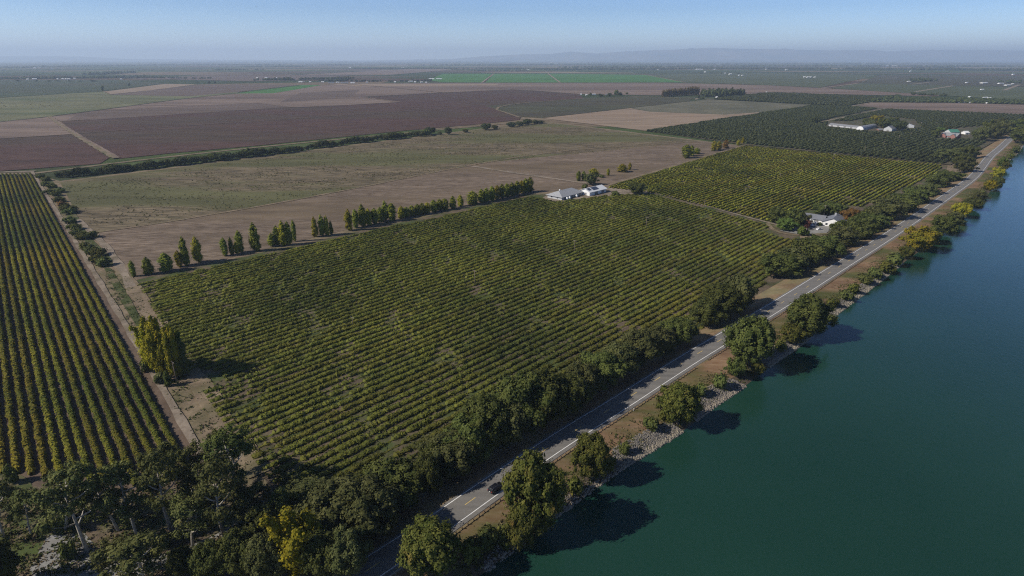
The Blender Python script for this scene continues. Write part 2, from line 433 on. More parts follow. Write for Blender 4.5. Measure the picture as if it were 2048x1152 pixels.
# ------------------------------------------------------------------ road and river lines (from the photograph's right edge line)
ROAD_Z, WATER_Z, HALF = 2.5, 0.45, 3.35
rl = [(762, 1151), (888.6, 1066), (1008, 978.6), (1145, 884.5), (1258, 813), (1326, 768), (1403, 718), (1454, 687), (1524, 643.5), (1604.5, 593), (1690, 537),
      (1758, 494), (1827, 448), (1876, 413), (1919.5, 381.5), (1954, 357), (1971.5, 334.6), (1985.5, 314), (2006, 297), (2017, 286), (2034, 270)]
P = np.array([g(u, v, ROAD_Z) for u, v in rl])
d0 = P[1] - P[0]; d0 /= np.linalg.norm(d0); d1 = P[-1] - P[-3]; d1 /= np.linalg.norm(d1)
P = np.vstack([P[0] - d0 * 330, P[0] - d0 * 120, P[0] - d0 * 40, P, P[-1] + d1 * 60, P[-1] + d1 * 200])

def resample(P, step, smooth=2):
    for _ in range(smooth):                        # Chaikin corner cutting, ends kept
        Q = np.empty((2 * (len(P) - 1), 2)); Q[0::2] = P[:-1] * .75 + P[1:] * .25; Q[1::2] = P[:-1] * .25 + P[1:] * .75
        P = np.vstack([P[:1], Q, P[-1:]])
    s = np.concatenate([[0], np.cumsum(np.linalg.norm(np.diff(P, axis=0), axis=1))])
    t = np.arange(0, s[-1], step)
    return np.column_stack([np.interp(t, s, P[:, 0]), np.interp(t, s, P[:, 1])]), t

def normals(P):
    d = np.gradient(P, axis=0); d /= np.linalg.norm(d, axis=1)[:, None]
    return d, np.column_stack([d[:, 1], -d[:, 0]])     # tangent, right-hand normal

RP, RS = resample(P, 4.0)
RD, RN = normals(RP)
RP = RP - RN * HALF                                    # centre line
RD, RN = normals(RP)

shore = [(1000, 1120), (1090, 1052), (1170, 990), (1250, 932), (1305, 900), (1361, 867), (1428, 812), (1495, 770), (1545, 727), (1586, 702), (1620, 676),
         (1662, 636), (1705, 605), (1749, 572), (1803, 528), (1850, 495), (1878, 470), (1907, 449), (1935, 425), (1961, 399), (1982, 383), (2003, 355), (2013, 336),
         (2017, 321), (2034, 310), (2046, 291), (2062, 280)]
SP = np.array([g(u, v, WATER_Z) for u, v in shore])
d0 = SP[1] - SP[0]; d0 /= np.linalg.norm(d0); d1 = RD[-1]
SP = np.vstack([SP[0] - d0 * 330, SP[0] - d0 * 100, SP, SP[-1] + d1 * 80, SP[-1] + d1 * 200])
SP, _ = resample(SP, 3.0, 1)
SW = np.empty(len(RP))                                 # distance from the centre line to the water
for i in range(len(RP)):
    r = SP - RP[i]; a = r @ RD[i]; b = r @ RN[i]
    near = np.argsort(np.abs(a) + (b < 3) * 1e4)[:2]
    SW[i] = max(9.0, b[near].mean())
SW = np.convolve(np.pad(SW, 1, mode='edge'), [.25, .5, .25], 'valid')
TOE = 15.0
def levee_z(dist, wdt):
    """height at signed distance dist (right positive) from the centre line"""
    if dist < 0: return float(np.interp(-dist, [0, 5.5, TOE], [ROAD_Z, ROAD_Z - .12, 0.0]))
    return float(np.interp(dist, [0, 5.5, max(6.5, wdt - 5.0), wdt, wdt + 4], [ROAD_Z, ROAD_Z - .12, 1.7, WATER_Z, -.6]))
def terrain(x, y):
    r = RP - np.array([x, y]); k = int(np.argmin((r ** 2).sum(1)))
    b = float(-(r[k] @ RN[k]))
    if b < -TOE or b > SW[k] + 6: return 0.0
    return max(0.0, levee_z(b, SW[k]))
def road_dist(x, y):
    r = RP - np.array([x, y]); k = int(np.argmin((r ** 2).sum(1))); return float(-(r[k] @ RN[k])), k

def strip(name, P, N, offs, zs, mat, kind='structure', smooth=True):
    """mesh of parallel lines: offs/zs are lists of scalars or arrays"""
    m = len(offs); V = np.empty((len(P), m, 3))
    for j in range(m):
        o = np.broadcast_to(offs[j], (len(P),)); V[:, j, :2] = P + N * o[:, None]; V[:, j, 2] = zs[j]
    i, j = np.meshgrid(np.arange(len(P) - 1), np.arange(m - 1), indexing='ij'); b = (i * m + j).ravel()
    F = np.column_stack([b, b + 1, b + m + 1, b + m])
    ob = link(name, make_mesh(name, V.reshape(-1, 3), F, [mat], smooth=smooth))
    ob['kind'] = kind; return ob

# ------------------------------------------------------------------ the setting: ground, fields
def patchwork_mat():
    m, n, l, b = new_mat('far_farmland')
    geo = n.new('ShaderNodeNewGeometry'); Pn = geo.outputs['Position']
    A = mapped(n, l, Pn, 47, (1 / 900., 1 / 420., 1))
    vo = n.new('ShaderNodeTexVoronoi'); vo.distance = 'CHEBYCHEV'; vo.feature = 'F1'; vo.voronoi_dimensions = '2D'; vo.inputs['Scale'].default_value = 1.0
    vo.inputs['Randomness'].default_value = 0.75; l.new(A, vo.inputs['Vector'])
    sp = n.new('ShaderNodeSeparateColor'); l.new(vo.outputs['Color'], sp.inputs[0])
    r = n.new('ShaderNodeValToRGB'); r.color_ramp.interpolation = 'CONSTANT'; e = r.color_ramp.elements
    cols = [(0.0, (0.055, 0.065, 0.035)), (0.2, (0.10, 0.075, 0.055)), (0.36, (0.045, 0.060, 0.030)), (0.52, (0.15, 0.115, 0.08)), (0.62, (0.065, 0.085, 0.035)),
            (0.76, (0.085, 0.060, 0.048)), (0.86, (0.05, 0.062, 0.034)), (0.95, (0.20, 0.16, 0.11))]
    e[0].position = 0; e[0].color = cols[0][1] + (1,); e[1].position = cols[1][0]; e[1].color = cols[1][1] + (1,)
    for p, c in cols[2:]: x = e.new(p); x.color = c + (1,)
    l.new(sp.outputs[0], r.inputs[0])
    nz = noise(n, l, Pn, 0.03, 6, .7)
    col = mix(n, l, 1.0, r.outputs[0], ramp(n, l, nz, .3, (.6, .6, .6), .7, (1.35, 1.35, 1.35)), 'MULTIPLY')
    l.new(col, b.inputs['Base Color']); b.inputs['Roughness'].default_value = 1; b.inputs['Specular IOR Level'].default_value = 0
    return m
S = 39000
gm = make_mesh('ground', [(-S, -2400, 0), (S, -2400, 0), (S, S, 0), (-S, S, 0)], np.array([[0, 1, 2, 3]]), [patchwork_mat()])
tag(link('ground', gm), kind='structure')

ZL = [0.02]
def field(name, px, mat, z=None, world=False):
    pts = [tuple(q) for q in px] if world else [tuple(g(u, v)) for u, v in px]
    if z is None: z = ZL[0]; ZL[0] += 0.02
    n = len(pts)
    A = sum(pts[i][0] * pts[(i + 1) % n][1] - pts[(i + 1) % n][0] * pts[i][1] for i in range(n))
    if A < 0: pts = pts[::-1]
    me = bpy.data.meshes.new(name); me.from_pydata([(x, y, z) for x, y in pts], [], [tuple(range(n))]); me.materials.append(mat)
    o = link(name, me); o['kind'] = 'structure'; return o
def track(name, px, width, mat, z=None, smooth=2):
    Pw = np.array([g(u, v) for u, v in px])
    Q, _ = resample(Pw, 6.0, smooth) if len(Pw) > 2 else resample(Pw, 6.0, 0)
    Q = np.vstack([Q, Pw[-1:]])
    _, N = normals(Q); wv = np.array([1 + .18 * math.sin(i * .9) + .1 * math.sin(i * 2.3) for i in range(len(Q))]) * width / 2
    if z is None: z = ZL[0]; ZL[0] += 0.02
    return strip(name, Q, N, [-wv, wv], [z, z], mat)

SOIL = field_mat('dry_soil', (0.155, 0.115, 0.075), (0.23, 0.175, 0.115), (0.135, 0.115, 0.062), 0.6, 0.05)
SOIL_V = field_mat('vineyard_floor', (0.088, 0.066, 0.044), (0.145, 0.110, 0.074), (0.058, 0.072, 0.024), 0.55, 0.06, patch=(.44, .58))
SOIL_L = field_mat('vineyard_floor_tilled', (0.10, 0.072, 0.052), (0.15, 0.11, 0.08), (0.12, 0.085, 0.06), 0.6, 0.05)
DIRT = field_mat('pale_dirt', (0.19, 0.150, 0.112), (0.27, 0.22, 0.165), (0.155, 0.125, 0.085), 0.7, 0.08, bump=.1)
TAN = field_mat('tan_stubble', (0.21, 0.155, 0.11), (0.27, 0.205, 0.145), (0.24, 0.175, 0.12), .35, .006, stretch=6)
FALLOW = field_mat('weedy_fallow', (0.060, 0.048, 0.028), (0.20, 0.156, 0.095), (0.100, 0.096, 0.042), 0.22, 0.011, ang=47, stretch=4, bump=.9, patch=(.47, .58))
FALLOW2 = field_mat('brown_fallow', (0.092, 0.066, 0.044), (0.215, 0.163, 0.118), (0.140, 0.104, 0.066), 0.42, 0.012, ang=47, stretch=4, bump=.9)
MAROON = field_mat('bare_vines_dark_field', (0.060, 0.032, 0.025), (0.108, 0.060, 0.045), (0.075, 0.052, 0.034), .25, .006, stretch=3, rows=(7, (0.045, 0.030, 0.024), .5, 47))
PINK = field_mat('tilled_pinkish_field', (0.150, 0.108, 0.082), (0.205, 0.150, 0.115), (0.125, 0.088, 0.068), .12, .004, stretch=5)
PINK2 = field_mat('tilled_darker_strip', (0.098, 0.070, 0.056), (0.140, 0.102, 0.080), (0.115, 0.082, 0.062), .12, .004, stretch=5)
PASTURE = field_mat('pasture', (0.098, 0.100, 0.046), (0.160, 0.150, 0.078), (0.082, 0.098, 0.040), .08, .005, stretch=3)
GREEN = field_mat('bright_green_crop', (0.040, 0.115, 0.022), (0.065, 0.165, 0.032), (0.060, 0.125, 0.030), .06, .004, stretch=3, patch=(.55, .75))
DKGREEN = field_mat('dark_green_orchard_ground', (0.036, 0.048, 0.022), (0.066, 0.078, 0.036), (0.056, 0.056, 0.030), .10, .004, stretch=3)
OLIVEF = field_mat('olive_vineyard_far', (0.050, 0.050, 0.026), (0.092, 0.084, 0.044), (0.068, 0.056, 0.034), .12, .006, stretch=4, rows=(8, (0.04, 0.042, 0.022), .5, 47))
GREYGR = field_mat('young_orchard_ground', (0.115, 0.105, 0.070), (0.170, 0.150, 0.100), (0.105, 0.100, 0.062), .10, .006, rows=(9, (0.080, 0.082, 0.050), .6, 47))
GRASS = field_mat('green_grass', (0.042, 0.056, 0.018), (0.078, 0.085, 0.030), (0.13, 0.105, 0.060), .8, .09, patch=(.5, .6))
GREENF = field_mat('green_vineyard_far', (0.055, 0.066, 0.030), (0.095, 0.105, 0.048), (0.072, 0.080, 0.038), .05, .004, stretch=3, rows=(10, (0.05, 0.058, 0.028), .4, 47))
GRAVEL = field_mat('grey_gravel', (0.19, 0.185, 0.17), (0.27, 0.26, 0.24), (0.22, 0.21, 0.19), 1.6, .1, bump=.05)
YARD = field_mat('orchard_floor', (0.066, 0.058, 0.036), (0.115, 0.095, 0.062), (0.062, 0.070, 0.030), .4, .03)

UNDERWOOD = field_mat('woodland_floor', (0.085, 0.066, 0.042), (0.175, 0.130, 0.088), (0.070, 0.090, 0.026), .45, .06, patch=(.45, .6))
# near ground: a soil sheet from behind the camera to the hedge line, then the plots laid on it
field('field', [(-600, 1700), (-260, 345), (60, 345), (120, 362), (1085, 242), (1490, 292), (1900, 330), (2000, 262), (1250, 1152), (900, 1700)], SOIL)
field('field', [(-900, 700), (-400, 352), (0, 350), (70, 346), (420, 950), (520, 1152), (-100, 1500)], SOIL_L)
field('field', [(265, 562), (1060, 388), (1230, 388), (1310, 386), (1560, 455), (1600, 470), (1590, 560), (1350, 740), (900, 985), (700, 1152), (640, 1152), (540, 975)], SOIL_V)
field('field', [(1205, 374), (1490, 290), (1895, 331), (1880, 400), (1640, 440), (1560, 455), (1310, 386)], SOIL_V)
field('field', [(120, 365), (1085, 243), (1200, 258), (1400, 283), (1300, 292), (950, 327), (640, 391), (330, 443), (190, 465), (160, 440)], FALLOW)
field('field', [(190, 466), (330, 444), (640, 392), (950, 328), (1300, 293), (1400, 283), (1488, 291), (1210, 371), (1070, 386), (700, 458), (275, 560), (225, 515)], FALLOW2)
field('field', [(-200, 1300), (-200, 985), (0, 955), (120, 985), (300, 990), (420, 950), (545, 985), (640, 1010), (800, 960), (900, 960), (700, 1152), (640, 1300)], UNDERWOOD)
field('grass_patch', [(-30, 960), (20, 940), (60, 960), (78, 1010), (60, 1050), (20, 1070), (-30, 1060)], GRASS)
field('gravel_yard', [(95, 1072), (170, 1068), (205, 1110), (190, 1180), (90, 1200), (60, 1140)], GRAVEL)
track('driveway', [(150, 1150), (230, 1150), (330, 1125), (400, 1098), (470, 1060), (540, 1028)], 4.5, GRAVEL)
field('grass_strip', [(74, 347), (100, 355), (150, 425), (185, 480), (238, 530), (212, 536), (160, 470), (110, 395)], GRASS)
field('grass_strip', [(205, 530), (222, 538), (262, 600), (290, 655), (283, 668), (240, 600)], GRASS)
field('gravel_yard', [(1085, 396), (1100, 388), (1160, 378), (1200, 372), (1300, 382), (1290, 392), (1200, 396), (1150, 402), (1100, 405)], DIRT)
field('gravel_yard', [(1560, 462), (1600, 446), (1620, 440), (1660, 440), (1670, 455), (1650, 468), (1600, 470)], GRAVEL)
track('dirt_track', [(1535, 447), (1545, 460), (1570, 470), (1620, 470), (1680, 466), (1740, 472)], 2.6, SOIL)
track('dirt_track', [(64, 343), (150, 481), (215, 590), (290, 715), (380, 872), (440, 975)], 2.4, DIRT)
track('dirt_track', [(240, 530), (262, 570), (330, 665), (400, 765), (450, 850), (520, 950)], 6.5, SOIL)
track('dirt_track', [(155, 440), (180, 462), (210, 490), (232, 520), (248, 545), (262, 575)], 4.0, DIRT)
track('dirt_track', [(185, 466), (330, 446), (640, 392), (950, 328), (1130, 300), (1400, 284)], 3.2, SOIL)
track('dirt_track', [(945, 333), (1040, 348), (1130, 361), (1180, 368), (1230, 376)], 5.0, DIRT)
track('dirt_track', [(1225, 384), (1330, 388), (1430, 418), (1560, 452)], 2.4, DIRT)
track('dirt_track', [(70, 347), (300, 318), (560, 290), (860, 262), (1085, 240)], 8, SOIL)
track('dirt_track', [(1205, 374), (1350, 332), (1490, 290)], 4, SOIL)
track('dirt_track', [(-260, 352), (0, 345), (70, 343)], 6, DIRT)
field('field', [(-400, 352), (-380, 322), (0, 279), (144, 270), (219, 316), (200, 328), (0, 343)], MAROON)
field('field', [(154, 268), (123, 244), (547, 217), (680, 212), (800, 205), (724, 195), (885, 186), (1022, 180), (1066, 182), (1159, 189), (1168, 198), (971, 212),
                (1042, 234), (1039, 240), (954, 249), (817, 261), (680, 275), (513, 292), (342, 307), (239, 318)], MAROON)
field('field', [(1042, 234), (971, 212), (1172, 196), (1261, 193), (1385, 197), (1378, 203), (1261, 216), (1085, 236)], OLIVEF)
field('field', [(1085, 237), (1261, 217), (1300, 224), (1450, 230), (1560, 222), (1290, 262)], TAN)
field('field', [(1262, 216.5), (1416, 199), (1630, 210), (1560, 222), (1450, 230), (1300, 224)], GREYGR)
field('field', [(-400, 300), (-400, 262), (0, 243), (99, 234), (144, 269), (0, 278)], PINK)
field('field', [(99, 234), (380, 196), (479, 186), (600, 171), (850, 166), (1330, 165.5), (1533, 171), (1640, 176), (1881, 191), (1870, 193), (1587, 187), (1400, 190), (1300, 191), (1159, 188.5),
                (1066, 181.5), (1022, 179.5), (885, 185.5), (724, 194.5), (800, 204.5), (680, 211.5), (547, 216.5), (123, 243)], PINK)
field('field', [(171, 222), (513, 206), (581, 214), (560, 216), (185, 240), (135, 240)], PINK2)
field('field', [(560, 205), (700, 196), (720, 180), (600, 186)], PINK2)
field('field', [(650, 168), (1000, 168), (990, 171), (720, 173)], TAN)
field('field', [(470, 187.5), (500, 182.5), (600, 170.5), (645, 170), (588, 180), (545, 187)], GREEN)
field('field', [(-500, 262), (-500, 215), (0, 196), (205, 183), (222, 190), (376, 193), (479, 184), (470, 188), (376, 197), (99, 234), (0, 244)], PASTURE)
field('field', [(209, 183.5), (330, 168), (395, 169), (300, 181), (222, 189)], TAN)
field('field', [(222, 190), (300, 181), (395, 170), (520, 169), (600, 170), (479, 184), (376, 193)], PINK2)
field('field', [(-700, 215), (-700, 168), (0, 160), (240, 160), (330, 167), (205, 182.5), (0, 195.5)], DKGREEN)
field('field', [(858, 160.5), (885, 147.8), (984, 147.8), (964, 165), (885, 165)], GREEN)
field('field', [(988, 147.8), (1094, 147.8), (1118, 165.3), (971, 165.3)], GREEN)
field('field', [(1098, 147.5), (1289, 149.8), (1371, 165), (1121, 165.3)], GREEN)
field('field', [(1293, 149.8), (1500, 146), (1760, 150), (1640, 175.5), (1533, 170.5), (1375, 165)], GREENF)
field('field', [(1290, 262.5), (1628, 210.5), (1745, 205), (1900, 207), (2100, 213), (2140, 240), (2030, 262), (1960, 300), (1900, 331), (1488, 290.5)], YARD)
field('field', [(1427, 198.5), (1533, 186.5), (1587, 187.5), (1793, 196), (1745, 205), (1700, 213.5), (1628, 210)], DKGREEN)
field('field', [(1717, 212), (1745, 206), (1902, 206.5), (2250, 215), (2250, 238), (2048, 230), (1772, 217.5)], PINK)
field('field', [(1745, 205), (1796, 195.5), (1990, 199), (2200, 207), (2200, 213), (1902, 206)], DKGREEN)
field('field', [(1660, 177), (1716, 167), (1905, 172), (1835, 187), (1881, 191)], GREENF)
field('field', [(1835, 187), (1905, 172), (2150, 176), (2250, 206), (1990, 198), (1881, 191)], GREENF)
field('field', [(1716, 167), (1760, 150), (2160, 154), (2200, 175), (1905, 172)], OLIVEF)
for a in ([(1640, 177), (1716, 167)], [(1831, 184), (1905, 172)], [(1823, 169), (1859, 165)], [(2008, 181), (2038, 170)], [(1979, 180), (2008, 181)], [(1773, 157), (1795, 155.5)]):
    track('dirt_track', a, 14, DIRT)
track('dirt_track', [(1645, 244.5), (1700, 233), (1771, 218)], 6, DIRT)
track('dirt_track', [(1698, 214), (1746, 205)], 8, DIRT)
track('dirt_track', [(154, 268), (342, 254), (700, 231), (902, 217)], 3, PINK2)
track('dirt_track', [(1040, 236), (971, 212.5), (1172, 197)], 6, SOIL)
track('dirt_track', [(1262, 193.5), (1390, 197), (1428, 199)], 9, DIRT)
track('dirt_track', [(99, 234), (150, 270), (232, 318)], 8, SOIL)
track('dirt_track', [(105, 236), (156, 270), (238, 317)], 3, PINK)
track('field_edge', [(0, 244.5), (99, 234.5), (376, 196.5), (479, 186.5), (600, 171)], 5, DKGREEN)
track('field_edge', [(0, 195.8), (205, 183)], 8, DKGREEN)
for a in ([(964, 165.5), (988, 147.5)], [(1120, 165.5), (1096, 147.3)], [(1372, 165.5), (1290, 149.6)]):
    track('dirt_track', a, 9, TAN)
track('dirt_track', [(800, 166.2), (1120, 166), (1372, 165.8), (1640, 176.5)], 9, DIRT)
track('field_edge', [(680, 167.5), (790, 176), (885, 186)], 7, PINK2)
track('dirt_track', [(724, 195), (800, 205)], 6, TAN)
for a in ([(0, 133), (700, 131)], [(350, 150), (700, 148)], [(1390, 131.5), (1470, 131.2)], [(1530, 132), (1800, 132.5)], [(1830, 138), (1960, 138)], [(1060, 136.5), (1165, 136.5)]):
    track('field_strip', a, 110, PINK if a[0][0] > 1380 or a[0][0] < 800 else TAN)
field('field', [(600, 150), (860, 136), (905, 140), (780, 150)], PINK)
field('field', [(240, 157), (420, 152), (700, 151), (640, 160), (500, 163)], PINK2)

# ------------------------------------------------------------------ levee, road, river
VERGE = field_mat('levee_soil', (0.155, 0.100, 0.056), (0.24, 0.165, 0.098), (0.18, 0.150, 0.080), 0.7, 0.05, patch=(.45, .62), bump=.12)
BANK = field_mat('river_bank', (0.155, 0.090, 0.050), (0.225, 0.150, 0.090), (0.085, 0.088, 0.030), 0.6, 0.045, stretch=3, patch=(.46, .58), bump=.2)
BED = field_mat('stony_bank_edge', (0.065, 0.050, 0.034), (0.125, 0.095, 0.068), (0.055, 0.058, 0.024), 1.4, .1, bump=.25)
strip('levee', RP, RN, [-TOE, -10, -5.5, 5.5], [0.0, 1.15, ROAD_Z - .13, ROAD_Z - .13], VERGE)
b0 = np.maximum(6.5, SW - 5.0)
strip('river_bank', RP, RN, [5.5, (5.5 + b0) / 2, b0], [ROAD_Z - .13, 2.1, 1.7], BANK)
strip('river_bank', RP, RN, [b0, SW - 2, SW, SW + 4], [1.7, 1.0, WATER_Z, -.6], BED)
FR = 190.0
strip('far_bank', RP, RN, [SW + FR - 8, SW + FR, SW + FR + 6, SW + FR + 14, SW + FR + 26], [-.6, 0.6, 2.3, 2.4, -.2], BANK)

def asphalt():
    m, n, l, b = new_mat('asphalt')
    geo = n.new('ShaderNodeNewGeometry'); A = mapped(n, l, geo.outputs['Position'], 47, (1, 1, 1))
    nf = noise(n, l, A, 3.0, 6, .7); nc = noise(n, l, mapped(n, l, geo.outputs['Position'], 47, (.08, 1, 1)), 0.45, 4, .6)
    col = ramp(n, l, nf, .3, (0.135, 0.126, 0.113), .7, (0.178, 0.167, 0.150))
    col = mix(n, l, 1.0, col, ramp(n, l, nc, .3, (.76, .76, .77), .7, (1.14, 1.13, 1.11)), 'MULTIPLY')
    l.new(col, b.inputs['Base Color']); b.inputs['Roughness'].default_value = .85; return m
_rj = np.random.default_rng(2)
strip('road', RP, RN, [-4.2 + _rj.normal(0, .14, len(RP)), 0, 4.8 + _rj.normal(0, .12, len(RP))], [ROAD_Z - .06, ROAD_Z, ROAD_Z - .06], asphalt())
WHITE = plain('road_white', (0.72, 0.71, 0.68), .7, vary=.12, scale=.7); YELLOW = plain('road_yellow', (0.62, 0.44, 0.13), .7, vary=.15)
for s in (-1, 1):
    strip('road_edge_line', RP, RN, [s * HALF - .11, s * HALF + .11], [ROAD_Z - .035, ROAD_Z - .035], WHITE)
mb = MB(); k0 = int(np.argmin(((RP - g(1589.5, 590.5, ROAD_Z)) ** 2).sum(1)))
s_along = np.concatenate([[0], np.cumsum(np.linalg.norm(np.diff(RP, axis=0), axis=1))])
s = s_along[k0] % 14.63
while s < s_along[-1] - 5:
    c = []
    for ds in (-1.83, 1.83):
        q = s + ds; p = np.array([np.interp(q, s_along, RP[:, 0]), np.interp(q, s_along, RP[:, 1])]); nn = np.array([np.interp(q, s_along, RN[:, 0]), np.interp(q, s_along, RN[:, 1])])
        c += [p - nn * .09, p + nn * .09]
    mb.add([tuple(c[0]) + (ROAD_Z + .006,), tuple(c[1]) + (ROAD_Z + .006,), tuple(c[3]) + (ROAD_Z + .006,), tuple(c[2]) + (ROAD_Z + .006,)], [(0, 1, 2, 3)])
    s += 14.63
mb.build('road_centre_dashes', YELLOW)['kind'] = 'structure'

def water_mat():
    m, n, l, b = new_mat('river_water')
    geo = n.new('ShaderNodeNewGeometry')
    a = noise(n, l, mapped(n, l, geo.outputs['Position'], 20, (1, .5, 1)), 0.9, 4, .6)
    c = noise(n, l, geo.outputs['Position'], .012, 3, .5)
    col = ramp(n, l, c, .35, (0.009, 0.037, 0.025), .65, (0.012, 0.045, 0.030))
    l.new(col, b.inputs['Base Color']); b.inputs['Roughness'].default_value = .16; b.inputs['IOR'].default_value = 1.33
    bp = n.new('ShaderNodeBump'); bp.inputs['Strength'].default_value = .6; bp.inputs['Distance'].default_value = .10
    l.new(a, bp.inputs['Height']); l.new(bp.outputs[0], b.inputs['Normal']); return m
strip('river', RP, RN, [SW - 2.5, SW + FR + 2], [WATER_Z, WATER_Z], water_mat())

# hills on the far horizon
def hills():
    prof = [(-900, 112), (-300, 111), (0, 112), (160, 113), (260, 118), (700, 121), (900, 118), (960, 113), (1040, 109), (1100, 108), (1140, 103.5), (1190, 107), (1250, 103), (1300, 101), (1340, 100), (1420, 96), (1480, 98),
            (1560, 99), (1650, 101), (1740, 100.5), (1770, 103.5), (1850, 100), (1950, 100), (2048, 102), (2300, 101), (2700, 104), (3200, 110)]
    us = np.arange(-900, 3200, 6.0); vt = np.interp(us, [p[0] for p in prof], [p[1] for p in prof]); rg = np.random.default_rng(5)
    rows = 16; V = []
    for j in range(rows):
        Y = 31000 + j * 440
        for i, u in enumerate(us):
            x = (u - 1024) / F_PX * Y * CS * 1.0
            hh = max(0, CAM_H + (118.0 - vt[i]) / F_PX * Y * .90)
            t = j / (rows - 1); shape = math.sin(math.pi * min(1, t * 1.0 + .02)) ** .8
            ridge = .72 + .28 * math.sin(u * .043 + j * .9) * math.sin(u * .017 - j * .5) + .10 * math.sin(u * .13 + j * 1.7)
            V.append((x, Y, hh * shape * (ridge if j != rows // 2 else 1.0) - 2))
    m = len(us); i, j = np.meshgrid(np.arange(rows - 1), np.arange(m - 1), indexing='ij'); b = (i * m + j).ravel()
    F = np.column_stack([b, b + 1, b + m + 1, b + m])
    mat = field_mat('hill_slopes', (0.09, 0.08, 0.05), (0.24, 0.17, 0.11), (0.05, 0.06, 0.04), .0012, .0004, bump=0)
    o = link('hills', make_mesh('hills', V, F, [mat], smooth=True)); o['kind'] = 'structure'
hills()

# ------------------------------------------------------------------ vineyards: every row is one planted, trained row
ROW_A = math.degrees(math.atan2(*(g(1060, 388) - g(272, 566))[::-1]))
LEFT_A = math.degrees(math.atan2(*(g(70, 345) - g(380, 880))[::-1]))

def clip_rows(px, ang, spacing, phase=0.0, holes=()):
    """parallel segments of direction ang filling the polygon"""
    pts = np.array([g(u, v) for u, v in px]); a = R(ang); c, s = math.cos(a), math.sin(a)
    rot = lambda P: np.column_stack([P[:, 0] * c + P[:, 1] * s, -P[:, 0] * s + P[:, 1] * c])
    polys = [rot(pts)] + [rot(np.array([g(u, v) for u, v in h])) for h in holes]
    out = []; y0, y1 = polys[0][:, 1].min(), polys[0][:, 1].max()
    y = math.ceil(y0 / spacing) * spacing + phase
    def cuts(Q, y):
        r = []
        for i in range(len(Q)):
            A, B = Q[i], Q[(i + 1) % len(Q)]
            if (A[1] > y) != (B[1] > y): r.append(A[0] + (y - A[1]) / (B[1] - A[1]) * (B[0] - A[0]))
        return sorted(r)
    while y < y1:
        xs = cuts(polys[0], y); iv = [(xs[i], xs[i + 1]) for i in range(0, len(xs) - 1, 2)]
        for h in polys[1:]:
            hx = cuts(h, y)
            for k in range(0, len(hx) - 1, 2):
                nv = []
                for p, q in iv:
                    if hx[k + 1] <= p or hx[k] >= q: nv.append((p, q))
                    else:
                        if hx[k] > p: nv.append((p, hx[k]))
                        if hx[k + 1] < q: nv.append((hx[k + 1], q))
                iv = nv
        iv = [(p, q) for p, q in iv if q - p > 6]
        if iv: out.append((y, [(np.array([p * c - y * s, p * s + y * c]), np.array([q * c - y * s, q * s + y * c])) for p, q in iv]))
        y += spacing
    return out

def fn2(x, y, sd, L):
    """smooth random field, -1..1"""
    r = np.random.default_rng(sd); v = 0
    for k in range(5):
        a = r.uniform(0, 6.28); f = 6.28 / L * r.uniform(.6, 1.8); v = v + np.sin(x * math.cos(a) * f + y * math.sin(a) * f + r.uniform(0, 6.28))
    return v / 2.6

